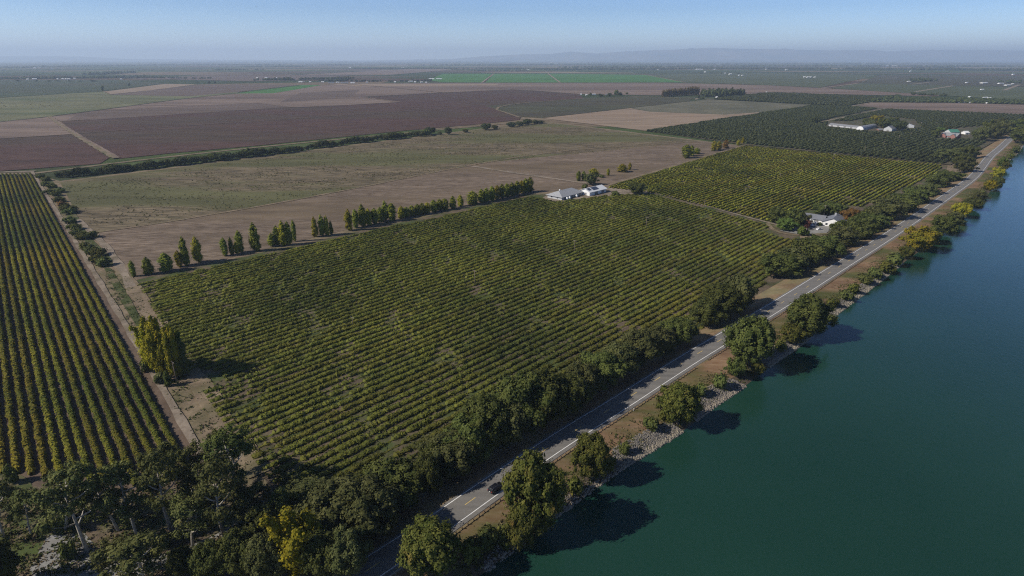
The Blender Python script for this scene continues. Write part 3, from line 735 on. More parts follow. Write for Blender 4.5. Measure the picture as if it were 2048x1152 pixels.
def vine_row(name, segs, mat, wid, hgt, seed, gap=0.0, ragged=.3, tone=(.5, .25), dens=1.0, xtone=0.0):
    rg = np.random.default_rng(seed); Vs, Qs, tq = [], [], []; off = 0; Qc = []; tc = []; offc = 0; Vc = []
    for A, B in segs:
        L = np.linalg.norm(B - A); d = (B - A) / L; nrm = np.array([-d[1], d[0]])
        mid = (A + B) / 2; dist = math.hypot(*mid)
        dist = min(dist, math.hypot(*A), math.hypot(*B)) * .5 + dist * .5
        ds = .7 if dist < 330 else (1.1 if dist < 600 else 1.8)
        n = max(4, int(L / ds)); t = np.linspace(0, L, n); X = A[0] + d[0] * t; Y = A[1] + d[1] * t
        vine = np.clip(.55 + .75 * np.convolve(rg.normal(0, .75, n + 4), [.15, .22, .26, .22, .15], 'valid'), 0, 1)
        gapf = (fn2(X, Y, 3, 26) + .6 * fn2(X, Y, 8, 7) + rg.normal(0, .35, n)) > (1.25 - gap * 1.6) if gap else np.zeros(n, bool)
        hh = hgt * (1 - ragged * (1 - vine) + rg.normal(0, .07, n)); hh[gapf] *= rg.uniform(.12, .5, gapf.sum())
        ww = wid * (1 - ragged * .6 * (1 - vine) + rg.normal(0, .09, n)); ww[gapf] *= .4
        hh[[0, -1]] *= .7
        side = rg.normal(0, .08, n) + .12 * fn2(X, Y, 5, 12)
        prof = ((-.36, 0), (-.5, .62), (-.27, .98), (.27, 1.0), (.5, .6), (.36, 0))
        W_ = np.empty((n, 6, 3))
        for k, (p, q) in enumerate(prof):
            o = (p + rg.normal(0, .05, n)) * ww * .84 + side; W_[:, k, 0] = X + nrm[0] * o; W_[:, k, 1] = Y + nrm[1] * o
            W_[:, k, 2] = q * hh * .88 * (1 + rg.normal(0, .06, n)) + .03
        i, j = np.meshgrid(np.arange(n - 1), np.arange(5), indexing='ij'); b = (i * 6 + j).ravel() + off
        Qs.append(np.column_stack([b, b + 6, b + 7, b + 1])); Vs.append(W_.reshape(-1, 3))
        tn = np.clip(tone[0] + tone[1] * fn2(X, Y, 21, 90) + .12 * fn2(X, Y, 23, 14) + xtone * 0, 0, 1)
        tq.append(np.clip(tn[i.ravel()] * .8 + rg.normal(0, .08, len(b)), 0, 1)); off += n * 6
        per = (20 if dist < 330 else 10 if dist < 600 else 4.5) * dens; ls = .40 if dist < 330 else (.6 if dist < 600 else .95)
        m = int(L * per); tt = rg.uniform(0, L, m); ii = np.minimum((tt / L * (n - 1)).astype(int), n - 1)
        keep = ~(gapf[ii] & (rg.uniform(size=m) < .8)); tt, ii = tt[keep], ii[keep]; m = len(tt)
        a = rg.uniform(-.35, math.pi + .35, m); rr = rg.uniform(.82, 1.12, m)
        o = np.cos(a) * ww[ii] * .5 * rr + side[ii]; z = np.maximum(.15, (.45 + .55 * np.sin(a)) * hh[ii] * rr)
        C = np.column_stack([A[0] + d[0] * tt + nrm[0] * o, A[1] + d[1] * tt + nrm[1] * o, z])
        N = np.column_stack([nrm[0] * np.cos(a), nrm[1] * np.cos(a), np.abs(np.sin(a)) + .25]) + unit(rg, m) * .65
        V, Q = leaf_quads(C, N, ls * rg.uniform(.6, 1.3, m), rg)
        Vc.append(V); Qc.append(Q + offc); offc += len(V); tc.append(np.clip(tn[ii] + rg.normal(0, .24, m), 0, 1))
    V = np.concatenate(Vs + Vc); F = np.concatenate(Qs + [q + off for q in Qc])
    o = V[0].copy(); o[2] = 0; me = make_mesh(name, V - o, F, [mat], np.concatenate(tq + tc))
    return link(name, me, None, tuple(o))

# left vineyard, seen end-on: rows counted from the dirt track
_e = g(376, 880); _a = R(LEFT_A); _y = -_e[0] * math.sin(_a) + _e[1] * math.cos(_a)      # the edge the first row runs along
rows = clip_rows([(-900, 352), (67, 349), (377, 880), (415, 945), (300, 975), (60, 950), (-70, 945), (-420, 990), (-900, 900)], LEFT_A, 3.02, (_y + 1.0) % 3.02)
rows = rows[::-1] if rows[0][0] < rows[-1][0] else rows
if (rows[0][1][0][0] - g(380, 880)) @ (rows[0][1][0][0] - g(380, 880)) > (rows[-1][1][0][0] - g(380, 880)) @ (rows[-1][1][0][0] - g(380, 880)): rows = rows[::-1]
for k, (y, segs) in enumerate(rows[:34]):
    o = vine_row('vine_row', segs, L_VINE1, 1.62, 1.65, 100 + k, 0.0, .10, (.44, .36), 1.35)
    tag(o, 'thick yellow-green vine row of the left vineyard, %s leftwards from the dirt track' % ordn(k + 1), 'vine row', 'vine rows of the left vineyard')

MAINV = [(276, 570), (1060, 392), (1110, 404), (1230, 390), (1300, 388.5), (1535, 451), (1535, 468), (1570, 478), (1600, 478), (1590, 500), (1536, 552), (1521, 581), (1440, 640), (1395, 668), (1340, 700),
         (1180, 790), (1050, 870), (960, 925), (850, 972), (740, 985), (640, 1005), (560, 985), (452, 855), (380, 745)]
rows = clip_rows(MAINV, ROW_A, 3.62, 0.6, [[(380, 740), (395, 735), (440, 745), (452, 765), (400, 775)]])
rows.sort(key=lambda r: -r[0])
for k, (y, segs) in enumerate(rows):
    o = vine_row('vine_row', segs, L_VINE2, 2.65, 1.3, 300 + k, .16, .5, (.48, .26), 1.0)
    tag(o, 'olive-green vine row of the big middle vineyard, %s from its poplar edge' % ordn(k + 1), 'vine row', 'vine rows of the middle vineyard')
UPV = [(1212, 376), (1488, 292.5), (1885, 331), (1872, 352), (1820, 372), (1770, 398), (1720, 414), (1660, 408), (1640, 415), (1560, 440), (1550, 447), (1300, 385.5)]
rows = clip_rows(UPV, ROW_A, 3.9, 0.2)
rows.sort(key=lambda r: -r[0])
for k, (y, segs) in enumerate(rows):
    o = vine_row('vine_row', segs, L_VINE3, 1.9, 1.75, 500 + k, .10, .3, (.52, .24))
    tag(o, 'golden-green vine row of the upper right vineyard, %s from its far-left edge' % ordn(k + 1), 'vine row', 'vine rows of the upper right vineyard')

# ------------------------------------------------------------------ orchard
def in_poly(x, y, Q):
    c = False; n = len(Q)
    for i in range(n):
        (x0, y0), (x1, y1) = Q[i], Q[(i + 1) % n]
        if (y0 > y) != (y1 > y) and x < (x1 - x0) * (y - y0) / (y1 - y0) + x0: c = not c
    return c
def grid_points(px, ang, sx, sy, holes=()):
    pts = [tuple(g(u, v)) for u, v in px]; hs = [[tuple(g(u, v)) for u, v in h] for h in holes]
    a = R(ang); c, s = math.cos(a), math.sin(a); r = random.Random(3); out = []
    q = [(x * c + y * s, -x * s + y * c) for x, y in pts]
    X0, X1 = min(p[0] for p in q), max(p[0] for p in q); Y0, Y1 = min(p[1] for p in q), max(p[1] for p in q)
    Y = Y0
    while Y < Y1:
        X = X0
        while X < X1:
            x, y = X * c - Y * s, X * s + Y * c
            if in_poly(x, y, pts) and not any(in_poly(x, y, h) for h in hs) and r.random() > .03: out.append((x + r.uniform(-.25, .25), y + r.uniform(-.25, .25)))
            X += sx
        Y += sy
    return out
ORCH = [(1293, 263), (1628, 211.5), (1700, 214.5), (1769, 219.5), (2048, 231), (2110, 238), (2040, 252), (1990, 268), (1962, 290), (1938, 316), (1902, 327), (1885, 329.5), (1490, 289)]
HOLES = [[(1650, 255), (1655, 243), (1700, 243), (1760, 232), (1830, 240), (1842, 256), (1790, 268), (1730, 265)], [(1870, 281), (1868, 262), (1940, 255), (2010, 250), (2010, 285), (1960, 285), (1930, 280)],
         [(1640, 247), (1640, 243), (1765, 216), (1775, 219)]]
pts = grid_points(ORCH, ROW_A - 1, 3.1, 6.6, HOLES)
pts.sort(key=lambda p: depth(*p))
om = [proto('orchard_%d' % k, L_ORCH) for k in range(3)]
for k, (x, y) in enumerate(pts[:300]):
    tr, cr, W, H = om[k % 3]; s = rnd.uniform(.9, 1.15)
    root = tag(empty('orchard_tree', (x, y, 0), rnd.uniform(0, 6.28), (s, s, s * rnd.uniform(.8, .95))), 'small dark green tree in the near orchard rows beyond the upper right vineyard', 'fruit tree', 'near orchard trees')
    link('trunk', tr, root); link('crown', cr, root)
def tree_mass(name, pts, r0, h0, mat, seed, leaves=14, leaf=1.6, sub=0, zs=1.0):
    """many low crowns of one far-off planting"""
    rg = np.random.default_rng(seed); n = len(pts); P_ = np.array([(p[0], p[1]) for p in pts]); iv, it = ICO0 if sub == 0 else ICO1
    sc = rg.uniform(.8, 1.25, (n, 1, 1)); rr = np.broadcast_to(np.asarray(r0, float).reshape(-1, 1, 1), (n, 1, 1)) * sc; hh = np.broadcast_to(np.asarray(h0, float).reshape(-1, 1, 1), (n, 1, 1)) * sc
    V = iv[None] * rg.uniform(.75, 1.15, (n, len(iv), 1)) * np.concatenate([rr, rr, hh * .5], axis=2) * .9
    V[:, :, 0] += P_[:, None, 0]; V[:, :, 1] += P_[:, None, 1]; V[:, :, 2] += hh[:, :, 0] * .52
    F = (it[None] + (np.arange(n) * len(iv))[:, None, None]).reshape(-1, 3); base = rg.uniform(.1, .8, n); tt = np.repeat(base, len(it))
    V = V.reshape(-1, 3); Fs = [F]
    if leaves:
        m = n * leaves; d = unit(rg, m); d[:, 2] = np.abs(d[:, 2]) * 1.1 - .25; id_ = np.repeat(np.arange(n), leaves)
        rv = rr[:, 0, 0][id_]; hv = hh[:, 0, 0][id_]
        C = np.column_stack([P_[id_, 0] + d[:, 0] * rv, P_[id_, 1] + d[:, 1] * rv, hv * .52 + d[:, 2] * hv * .5])
        LV, LQ = leaf_quads(C, d + unit(rg, m) * .6, leaf * rg.uniform(.6, 1.3, m), rg)
        Fs = [LQ + len(V), F]; V = np.concatenate([V, LV]); tt = np.concatenate([np.clip(base[id_] + rg.normal(0, .2, m), 0, 1), tt])
    o = link(name, make_mesh(name, V, Fs, [mat], tt)); o['kind'] = 'stuff'; return o
tree_mass('orchard_rows', pts[300:], 2.05, 3.7, L_ORCH, 5, 9, 1.15)
pts2 = grid_points([(1427, 199), (1533, 187), (1587, 188), (1793, 196.5), (1745, 205), (1700, 213), (1628, 210)], ROW_A - 1, 7.5, 9)
tree_mass('orchard_rows', pts2, 3.6, 5, L_ORCH, 6, 4, 2.4)
pts2 = grid_points([(1750, 205), (1796, 196.5), (1990, 200), (2150, 207), (2150, 212), (1902, 206)], ROW_A, 9, 11)
tree_mass('orchard_rows', pts2, 4.2, 6, L_DARK, 7, 4, 2.6)

# ------------------------------------------------------------------ trees one by one
# poplars on the far edge of the middle vineyard: (u, base row, top row, width, turning?)
POP = [(268, 553, 520, 15, 0), (298, 549, 513, 25, 0), (334, 543, 505, 33, 0), (360, 534, 500, 19, 0), (374, 531, 472, 22, 0), (398, 525, 472, 24, 1), (451, 512, 474, 18, 0), (465, 510, 473, 13, 0), (474, 508, 482, 10, 1),
       (482, 505, 460, 20, 0), (513, 502, 444, 25, 0), (545, 493, 466, 20, 0), (556, 491, 450, 18, 0), (568, 491, 440, 20, 0), (579, 490, 442, 20, 0), (590, 483, 438, 12, 0), (631, 474, 432, 16, 1), (645, 472, 428, 17, 0),
       (655, 471, 430, 13, 0), (663, 469, 440, 10, 0), (699, 461, 417, 15, 1), (712, 456, 417, 13, 0), (726, 453, 407, 16, 0), (738, 450, 416, 15, 0), (750, 448, 415, 15, 0), (761, 444, 413, 15, 0), (771, 442, 400, 13, 0),
       (784, 442, 405, 19, 0), (803, 437, 411, 14, 0), (813, 435, 413, 14, 0), (824, 432, 410, 14, 0), (835, 430, 407, 14, 0), (845, 429, 405, 14, 0), (855, 427, 404, 14, 0), (868, 424, 399, 16, 0), (879, 421, 397, 14, 0), (890, 420, 396, 16, 0),
       (906, 417, 391, 13, 0), (921, 413, 389, 12, 0), (945, 409, 381, 22, 0), (963, 405, 377, 14, 0), (973, 404, 375, 14, 0), (984, 402, 371, 14, 0), (994, 399, 369, 14, 0), (1004, 397, 367, 14, 0), (1014, 394, 366, 14, 0),
       (1024, 392, 364, 14, 0), (1034, 390, 361, 14, 0), (1043, 387, 360, 14, 0), (1051, 385, 356, 14, 0), (1060, 384, 353, 15, 0)]
for i, (u, v, t, wd, y) in enumerate(POP):
    tree_px('poplar_%d' % (i % 3), u, v, t, wd * (.9 if u < 690 else 1.2), L_POPY if y or i % 5 == 3 else L_POP, "%s poplar, %s from the left along the middle vineyard's far edge" % ('yellowing' if y or i % 5 == 3 else 'green', ordn(i + 1)), 'poplars along the vineyard edge')
POP2 = [(1157, 362, 342, 9, 0, 'green poplar left of the dark round tree by the white-roofed shed'), (1167, 361, 342, 9, 0, 'slim poplar squeezed against the dark round tree by the white-roofed shed'),
        (1187, 352, 337, 18, 1, 'yellow poplar behind the dark round tree by the white-roofed shed'), (1216, 351, 337, 6, 1, 'small lone yellow poplar between the dark round tree and the pale bushy ones'),
        (1244, 344, 328, 17, 1, 'broad yellow-green poplar at the far-left edge of the upper right vineyard'), (1259, 340, 325, 6, 1, 'thin poplar beside the broad yellow-green one at the vineyard edge'),
        (1372, 316, 289, 18, 0, 'largest yellow-green poplar of the clump at the far corner track'), (1382, 312, 291, 12, 0, 'poplar standing just right of the largest one in the far corner clump'),
        (1393, 308, 296, 12, 0, 'low dark poplar at the right end of the far corner clump'), (1427, 302, 282, 10, 1, 'left yellow poplar of the trio before the orchard corner'),
        (1437, 300, 282, 10, 1, 'middle yellow poplar of the trio before the orchard corner'), (1451, 297, 280, 11, 2, 'orange poplar of the trio before the orchard corner'),
        (1476, 291, 280, 6, 1, 'small poplar standing at the orchard corner, left of a pair'), (1485, 288, 275, 6, 1, 'small poplar standing at the orchard corner, right of a pair')]
for i, (u, v, t, wd, y, lb) in enumerate(POP2):
    tree_px('poplar_%d' % (i % 3), u, v, t - 1, wd * 1.3, (L_POP, L_POPY, L_ORA)[y], lb)
tree_px('mid_0', 1181, 370, 346, 30, L_GREY, 'dark round grey-green tree behind the white-roofed shed')
tree_px('mid_1', 1272, 389, 364, 36, L_OAK, 'round dark tree alone at the corner where the two vineyards meet')
tree_px('shrub_0', 1203, 355, 350, 12, L_SHRUB, 'low grey bush at the far-left edge of the upper right vineyard', cat='shrub')
tree_px('shrub_1', 1230, 391, 383, 16, L_OAK, 'dark bush in front of the white-roofed shed', cat='shrub')
tree_px('shrub_0', 1170, 378, 369, 14, L_SHRUB, 'grey-green bush behind the white-roofed shed', cat='shrub')

# yellow cottonwoods by the dirt track
tree_px('cotton_0', 312, 742, 632, 58, L_YEL, 'left one of the tall bright yellow trees beside the dirt track')
tree_px('cotton_1', 334, 752, 622, 68, L_YEL, 'tallest bright yellow tree of the clump beside the dirt track')
tree_px('cotton_2', 356, 757, 645, 44, L_POPY, 'yellow-green tree on the shaded right side of the yellow clump')
tree_px('poplar_0', 372, 752, 655, 24, L_OAK, 'slim dark poplar right of the bright yellow trees')
tree_px('poplar_1', 362, 757, 672, 20, L_OAK, 'dark poplar tucked between the yellow clump and the slim dark poplar')
tree_px('poplar_2', 338, 772, 740, 17, L_LIME, 'small yellow-green poplar in front of the yellow clump')
tree_px('shrub_1', 298, 742, 720, 30, L_OAK, 'dark bush at the foot of the tall yellow trees', cat='shrub')
tree_px('shrub_2', 322, 765, 748, 30, L_GREY, 'grey bush under the tallest yellow tree', cat='shrub')

# belt on the field side of the road, from the bottom of the picture upwards
BELT = [(640, 1050, 965, 105, 'g'), (692, 1100, 985, 130, 'g'), (748, 1092, 965, 120, 'g'), (735, 1040, 950, 90, 'd'), (800, 1030, 925, 125, 'd'),
        (862, 1000, 915, 60, 'd'), (880, 965, 880, 75, 'd'), (915, 965, 868, 100, 'g'), (945, 940, 830, 100, 'd'), (985, 920, 808, 110, 'd'), (1022, 905, 800, 90, 'g'), (1055, 880, 765, 105, 'd'), (1100, 862, 742, 100, 'd'), (1142, 845, 740, 90, 'd'),
        (1168, 815, 722, 70, 'g'), (1207, 790, 705, 85, 'd'), (1246, 765, 688, 80, 'g'), (1286, 742, 665, 85, 'g'), (1322, 722, 648, 80, 'g'), (1362, 700, 636, 62, 'd'),
        (1418, 664, 600, 70, 'd'), (1448, 650, 575, 75, 'd'), (1482, 628, 560, 72, 'g'), (1568, 566, 508, 82, 'd'), (1590, 548, 490, 70, 'g'), (1622, 541, 478, 72, 'd'), (1652, 528, 466, 66, 'd'), (1690, 505, 455, 66, 'g'),
        (1722, 488, 440, 66, 'd'), (1752, 468, 420, 60, 'd'), (1778, 452, 400, 62, 'g'), (1808, 436, 388, 62, 'd'), (1838, 417, 374, 56, 'd'), (1858, 400, 362, 46, 'g'), (1880, 384, 347, 48, 'd'), (1906, 370, 336, 44, 'd'), (1930, 352, 320, 46, 'g'), (1926, 338, 306, 42, 'd'),
        (1904, 330, 298, 50, 'g'), (1938, 325, 292, 42, 'd')]
for i, (u, v, t, wd, c) in enumerate(BELT):
    jr = random.Random(i * 5 + 1); t = v - (v - t) * jr.uniform(.84, 1.12); wd = wd * jr.uniform(.85, 1.15)
    k = ('oak_%d' if v > 640 else 'mid_%d') % (i % 3)
    tree_px(k, u - 8 * wd / 80, v - 13 * wd / 80, t - (3 if v > 600 else 0), wd * (1.15 if v > 600 else 1.05), L_GREY if c == 'g' else L_OAK, "%s broad tree, %s up the road's vineyard side from the bottom edge" % ('grey-green' if c == 'g' else 'dark green', ordn(i + 1)), 'trees lining the vineyard side of the road')
# round the white farmhouse
for u, v, t, wd, k, m, lb in [(1552, 447, 414, 40, 0, L_OAK, 'dark round tree at the left end of the farmhouse grove'), (1585, 452, 418, 46, 1, L_OAK, 'large dark tree in the farmhouse grove left of the cars'), (1572, 461, 436, 42, 2, L_LIME, 'bright green low tree in front of the dark farmhouse grove'),
                              (1604, 452, 427, 34, 0, L_GREY, 'blue-green tree just left of the parked blue car'), (1640, 430, 406, 40, 1, L_OAK, 'dark tree behind the left wing of the white farmhouse'), (1668, 430, 404, 46, 2, L_OAK, 'dark tree behind the chimney of the white farmhouse'),
                              (1697, 446, 417, 40, 0, L_ORA, 'orange-brown tree right of the white farmhouse'), (1682, 474, 440, 52, 1, L_OAK, 'green tree hiding the right corner of the white farmhouse'), (1716, 468, 428, 50, 2, L_OAK, 'green tree between the orange tree and the road belt'),
                              (1740, 448, 414, 52, 0, L_GREY, 'grey-green tree behind the orange tree towards the road')]:
    tree_px('mid_%d' % k, u, v, t, wd, m, lb)
tree_px('shrub_0', 1613, 456, 442, 13, L_RED, 'small red-leaved tree beside the parked cars', cat='shrub')
tree_px('shrub_1', 1639, 452, 445, 9, L_OAK, 'clipped dark bush at the farmhouse wall', cat='shrub')
tree_px('shrub_2', 1603, 470, 456, 26, L_LIME, 'lime green bush in front of the farmhouse drive', cat='shrub')
# river side
RIV = [(862, 1160, 1046, 132, 'oak_1', L_OLIVE, 'broad olive-green tree at the bottom edge between road and river'), (1068, 1078, 904, 132, 'oak_0', L_OLIVE, 'largest olive-brown tree, covering the road just ahead of the black car'),
       (1050, 1105, 1000, 80, 'oak_2', L_OLIVE, 'lower green tree at the river foot of the largest tree'), (1182, 966, 868, 82, 'oak_2', L_OLIVE, 'green tree between guardrail and river, next above the largest tree'), (1355, 858, 764, 90, 'oak_0', L_OLIVE, 'round tree standing between two patches of riprap'),
       (1494, 742, 634, 104, 'oak_1', L_OAK, 'tall dark tree leaning over the road above the second riprap patch'), (1608, 682, 590, 94, 'oak_2', L_OAK, 'round dark green tree beside the road shading blue water'),
       (1470, 757, 716, 42, 'mid_0', L_OAK, 'small green tree at the foot of the tall dark riverside tree'), (1513, 752, 722, 32, 'mid_1', L_OLIVE, 'small olive tree at the water right of the tall dark riverside tree'), (1585, 690, 650, 56, 'mid_2', L_OLIVE, 'low olive tree in front of the round dark green riverside tree'),
       (1835, 508, 454, 62, 'mid_0', L_POPY, 'large yellow-orange tree on the river bank'), (1812, 520, 492, 30, 'mid_1', L_OLIVE, 'small olive tree left of the yellow-orange bank tree'), (1860, 492, 452, 44, 'mid_1', L_OLIVE, 'olive-brown tree touching the yellow-orange bank tree'),
       (1884, 476, 428, 48, 'mid_2', L_OAK, 'dark green tree right of the large yellow-orange bank tree'), (1908, 455, 424, 34, 'mid_0', L_GREY, 'grey-green tree leaning over the blue water above the dark one'), (1921, 440, 405, 36, 'mid_1', L_POPY, 'yellow-green tree on the bank where the river narrows'),
       (1943, 425, 395, 38, 'mid_2', L_OAK, 'dark bushy tree right of the yellow-green bank tree'), (1958, 405, 384, 26, 'mid_0', L_GREY, 'grey bushy tree at the little sandy cove'), (1978, 384, 359, 25, 'mid_1', L_YEL, 'small bright orange tree on the bank'),
       (1993, 382, 352, 22, 'mid_2', L_OAK, 'dark tree right behind the small orange one'), (1994, 360, 334, 24, 'mid_0', L_POPY, 'golden tree above the small orange tree'), (2002, 338, 313, 22, 'mid_1', L_LIME, 'bright green round tree by the road bend'),
       (2010, 342, 322, 16, 'mid_2', L_OLIVE, 'small olive tree at the water under the bright green one'), (2040, 292, 252, 46, 'mid_0', L_OAK, 'dark tree at the right edge where road meets river')]
for u, v, t, wd, k, m, lb in RIV: tree_px(k, u, v - wd * .12, t, wd, m, lb)
for i, (u, v, t, wd, c) in enumerate([(975, 1098, 1060, 46, 1), (940, 1120, 1085, 40, 0), (1010, 1090, 1062, 40, 0), (1150, 985, 960, 34, 0), (1215, 935, 912, 30, 0), (1250, 905, 888, 26, 1), (1300, 858, 838, 34, 1), (1330, 840, 818, 26, 0), (1400, 790, 772, 30, 1), (1440, 775, 752, 30, 1), (1560, 700, 682, 24, 0),
                            (1640, 640, 622, 26, 0), (1665, 612, 598, 26, 0), (1690, 598, 582, 26, 1), (1705, 585, 570, 26, 0), (1730, 565, 550, 30, 1), (1748, 555, 538, 30, 1), (1770, 545, 526, 34, 0), (1790, 530, 510, 34, 1), (1905, 462, 448, 16, 1), (1965, 396, 384, 16, 1), (2020, 318, 308, 14, 0), (2030, 305, 294, 16, 1), (1970, 378, 366, 12, 0)]):
    tree_px('shrub_%d' % (i % 3), u, v, t, wd, L_SHRUB if c else L_OLIVE, '%s bush on the river bank, %s counting up from the bottom edge' % ('grey-brown' if c else 'olive', ordn(i + 1)), 'bushes on the river bank', cat='shrub')
# trees at the far bend
for i, (u, v, t, wd, k) in enumerate([(1962, 283, 252, 30, 0), (1952, 281, 258, 22, 1), (1988, 279, 244, 34, 2), (1975, 276, 240, 30, 0), (2006, 271, 240, 30, 1), (2025, 266, 238, 32, 2), (2000, 262, 236, 30, 0), (2044, 262, 236, 30, 1), (1895, 262, 250, 14, 2), (1870, 276, 258, 18, 0)]):
    tree_px('mid_%d' % k, u, v, t, wd, L_OAK if i % 2 else L_GREY, 'dark tree, %s from front left in the grove at the far road bend' % ordn(i + 1), 'grove at the far road bend')
# farm trees in the orchard
for i, (u, v, t, wd, m) in enumerate([(1628, 248, 233, 18, L_DARK), (1735, 252, 236, 26, L_OAK), (1752, 250, 229, 26, L_POPY), (1765, 256, 236, 26, L_OAK), (1778, 258, 238, 30, L_DARK), (1798, 262, 240, 28, L_DARK), (1803, 254, 241, 16, L_OAK), (1740, 255, 240, 20, L_GREY), (1785, 250, 234, 24, L_OAK), (1882, 264, 254, 16, L_LIME)]):
    tree_px('mid_%d' % (i % 3), u, v, t, wd, m, '%s among the barns in the orchard, %s from the left' % ('yellowing tree' if m is L_POPY else 'light green tree' if m is L_LIME else 'dark tree', ordn(sorted([1628, 1735, 1740, 1752, 1765, 1778, 1785, 1798, 1803, 1882]).index(u) + 1)), 'trees among the orchard barns')

# hedge line beyond the weedy field
HL = [(112, 358), (160, 352), (240, 345), (340, 333), (440, 322), (560, 308), (690, 290), (765, 281), (862, 271)]
us = []; u = 116.0
while u < 866: us.append(u); u += rnd.uniform(7.5, 12.5) * (1 if u < 500 else .85)
for i, u in enumerate(us):
    v = float(np.interp(u, [p[0] for p in HL], [p[1] for p in HL])); big = math.sin(u * .09) * 3 + rnd.uniform(-2, 3)
    hpx = (14 if u < 560 else 11) + big * .8; dv = rnd.uniform(-2.5, .5)
    tree_px('mid_%d' % (i % 3), u, v + dv, v + dv - hpx, hpx * rnd.uniform(1.2, 1.7), [L_DARK, L_DARK, L_GREY, L_SHRUB][i % 4], 'bushy tree, %s from the left in the hedge line beyond the weedy field' % ordn(i + 1), 'hedge line beyond the weedy field', name='hedge_tree')
for i, (u, v, t, wd) in enumerate([(897, 269, 254, 17), (931, 265, 258, 14), (972, 260, 246, 22), (990, 258, 250, 16), (1022, 254, 244, 22), (1040, 252, 242, 20), (1054, 250, 238, 22), (1070, 248, 239, 18), (1082, 247, 241, 14), (880, 270, 263, 10)]):
    tree_px('mid_%d' % (i % 3), u, v, t, wd, L_DARK if i % 2 == 0 else L_GREY, 'rounded tree, %s from left in the gappy right part of the hedge line' % ordn(sorted([897, 931, 972, 990, 1022, 1040, 1054, 1070, 1082, 880]).index(u) + 1), 'trees in the broken end of the hedge line', name='hedge_tree')
DT = [(81, 356), (92, 362), (90, 372), (104, 376), (100, 388), (112, 392), (122, 385), (118, 404), (126, 414), (132, 420), (140, 428), (146, 424), (140, 446), (150, 460), (156, 470), (166, 478), (184, 476), (172, 500), (184, 506), (198, 512), (208, 532), (196, 526)]
for i, (u, v) in enumerate(DT):
    tree_px('shrub_%d' % (i % 3), u, v, v - 7 - (v - 350) * .04, 18 + (v - 350) * .07, L_ORA if (u, v) == (126, 414) else [L_SHRUB, L_OLIVE][i % 2], '%s bush, %s from the far end of the ditch beside the left vineyard' % ('brownish' if (u, v) == (126, 414) else 'green', ordn(i + 1)), 'bushes along the ditch', cat='shrub')

# eucalyptus grove and oaks, bottom left
EUC = [(8, 1075, 968, 85, 'euc_0', L_EUC, 'eucalyptus at the left edge above the dark oak'), (62, 1070, 985, 62, 'euc_3', L_EUC, 'eucalyptus second from the left edge in the bottom grove'), (176, 1102, 936, 130, 'euc_1', L_EUC, 'tall eucalyptus with forked white trunk over the gravel yard'), (130, 1060, 950, 90, 'euc_2', L_EUC, 'eucalyptus left behind the forked white trunk'),
       (238, 1062, 950, 95, 'euc_0', L_EUC, 'dense eucalyptus right of the forked white trunk'), (275, 1075, 925, 100, 'euc_2', L_EUC, 'high eucalyptus in front of the vine row ends, left of centre of the grove'), (342, 1060, 898, 105, 'euc_1', L_EUC, 'eucalyptus in front of the right vine row ends'),
       (398, 1010, 880, 90, 'euc_3', L_EUC, 'eucalyptus at the corner of the left vineyard'), (470, 985, 852, 112, 'euc_0', L_OAK, 'dark wide tree where the dirt track meets the grove'), (440, 960, 866, 80, 'euc_2', L_EUC, 'pale eucalyptus beside the dark wide tree at the track end'),
       (452, 1085, 918, 110, 'euc_1', L_EUC, 'eucalyptus with a bright straight white trunk right of the grove'), (495, 1065, 975, 80, 'euc_3', L_GREY, 'thin grey eucalyptus right of the bright white trunk'), (385, 1095, 990, 95, 'euc_0', L_EUC, 'eucalyptus above the driveway in the bottom grove'),
       (300, 1165, 1050, 135, 'euc_2', L_EUC, 'broad brownish eucalyptus at the bottom edge'), (250, 1160, 1075, 90, 'euc_3', L_EUC, 'eucalyptus at the bottom edge right of the gravel yard'), (528, 1010, 965, 50, 'euc_1', L_GREY, 'small thin tree by the bare patch at the vineyard corner'),
       (-10, 1205, 1085, 130, 'oak_0', L_OAK, 'very dark oak in the bottom left corner'), (210, 1020, 960, 55, 'euc_3', L_EUC, 'small eucalyptus in front of the left vine rows'),
       (430, 1160, 1085, 80, 'oak_2', L_OAK, 'green oak at the bottom edge below the driveway'), (490, 1150, 1062, 95, 'oak_0', L_OAK, 'round oak left of the yellow-leaved tree'), (545, 1165, 1070, 90, 'oak_1', L_GREY, 'grey-green oak below the yellow-leaved tree'), (570, 1060, 985, 80, 'oak_2', L_OAK, 'green oak behind the yellow-leaved tree'),
       (600, 1150, 1003, 118, 'cotton_1', L_YEL, 'bright yellow-leaved tree at the bottom among dark oaks'), (655, 1150, 1065, 100, 'oak_0', L_OAK, 'dark oak right of the yellow-leaved tree'), (700, 1150, 1060, 90, 'oak_2', L_GREY, 'grey-green oak at the bottom edge beside the road'),
       (530, 1105, 1020, 90, 'oak_1', L_OAK, 'dark oak between driveway and yellow-leaved tree'), (370, 1150, 1098, 60, 'oak_1', L_OAK, 'low dark oak at the bottom below the driveway end')]
for u, v, t, wd, k, m, lb in EUC: tree_px(k, u, v, t, wd, m, lb)
for i, (u, v, t, wd) in enumerate([(593, 1000, 962, 26), (570, 965, 948, 26), (28, 965, 938, 26), (620, 990, 972, 30), (140, 1115, 1090, 34), (330, 1090, 1068, 34), (420, 1045, 1025, 30)]):
    tree_px('shrub_%d' % (i % 3), u, v, t, wd, [L_OAK, L_SHRUB][i % 2], 'low bush on the open ground round the bottom grove, %s from the left' % ordn(sorted([593, 570, 28, 620, 140, 330, 420]).index(u) + 1), 'bushes round the bottom grove', cat='shrub')

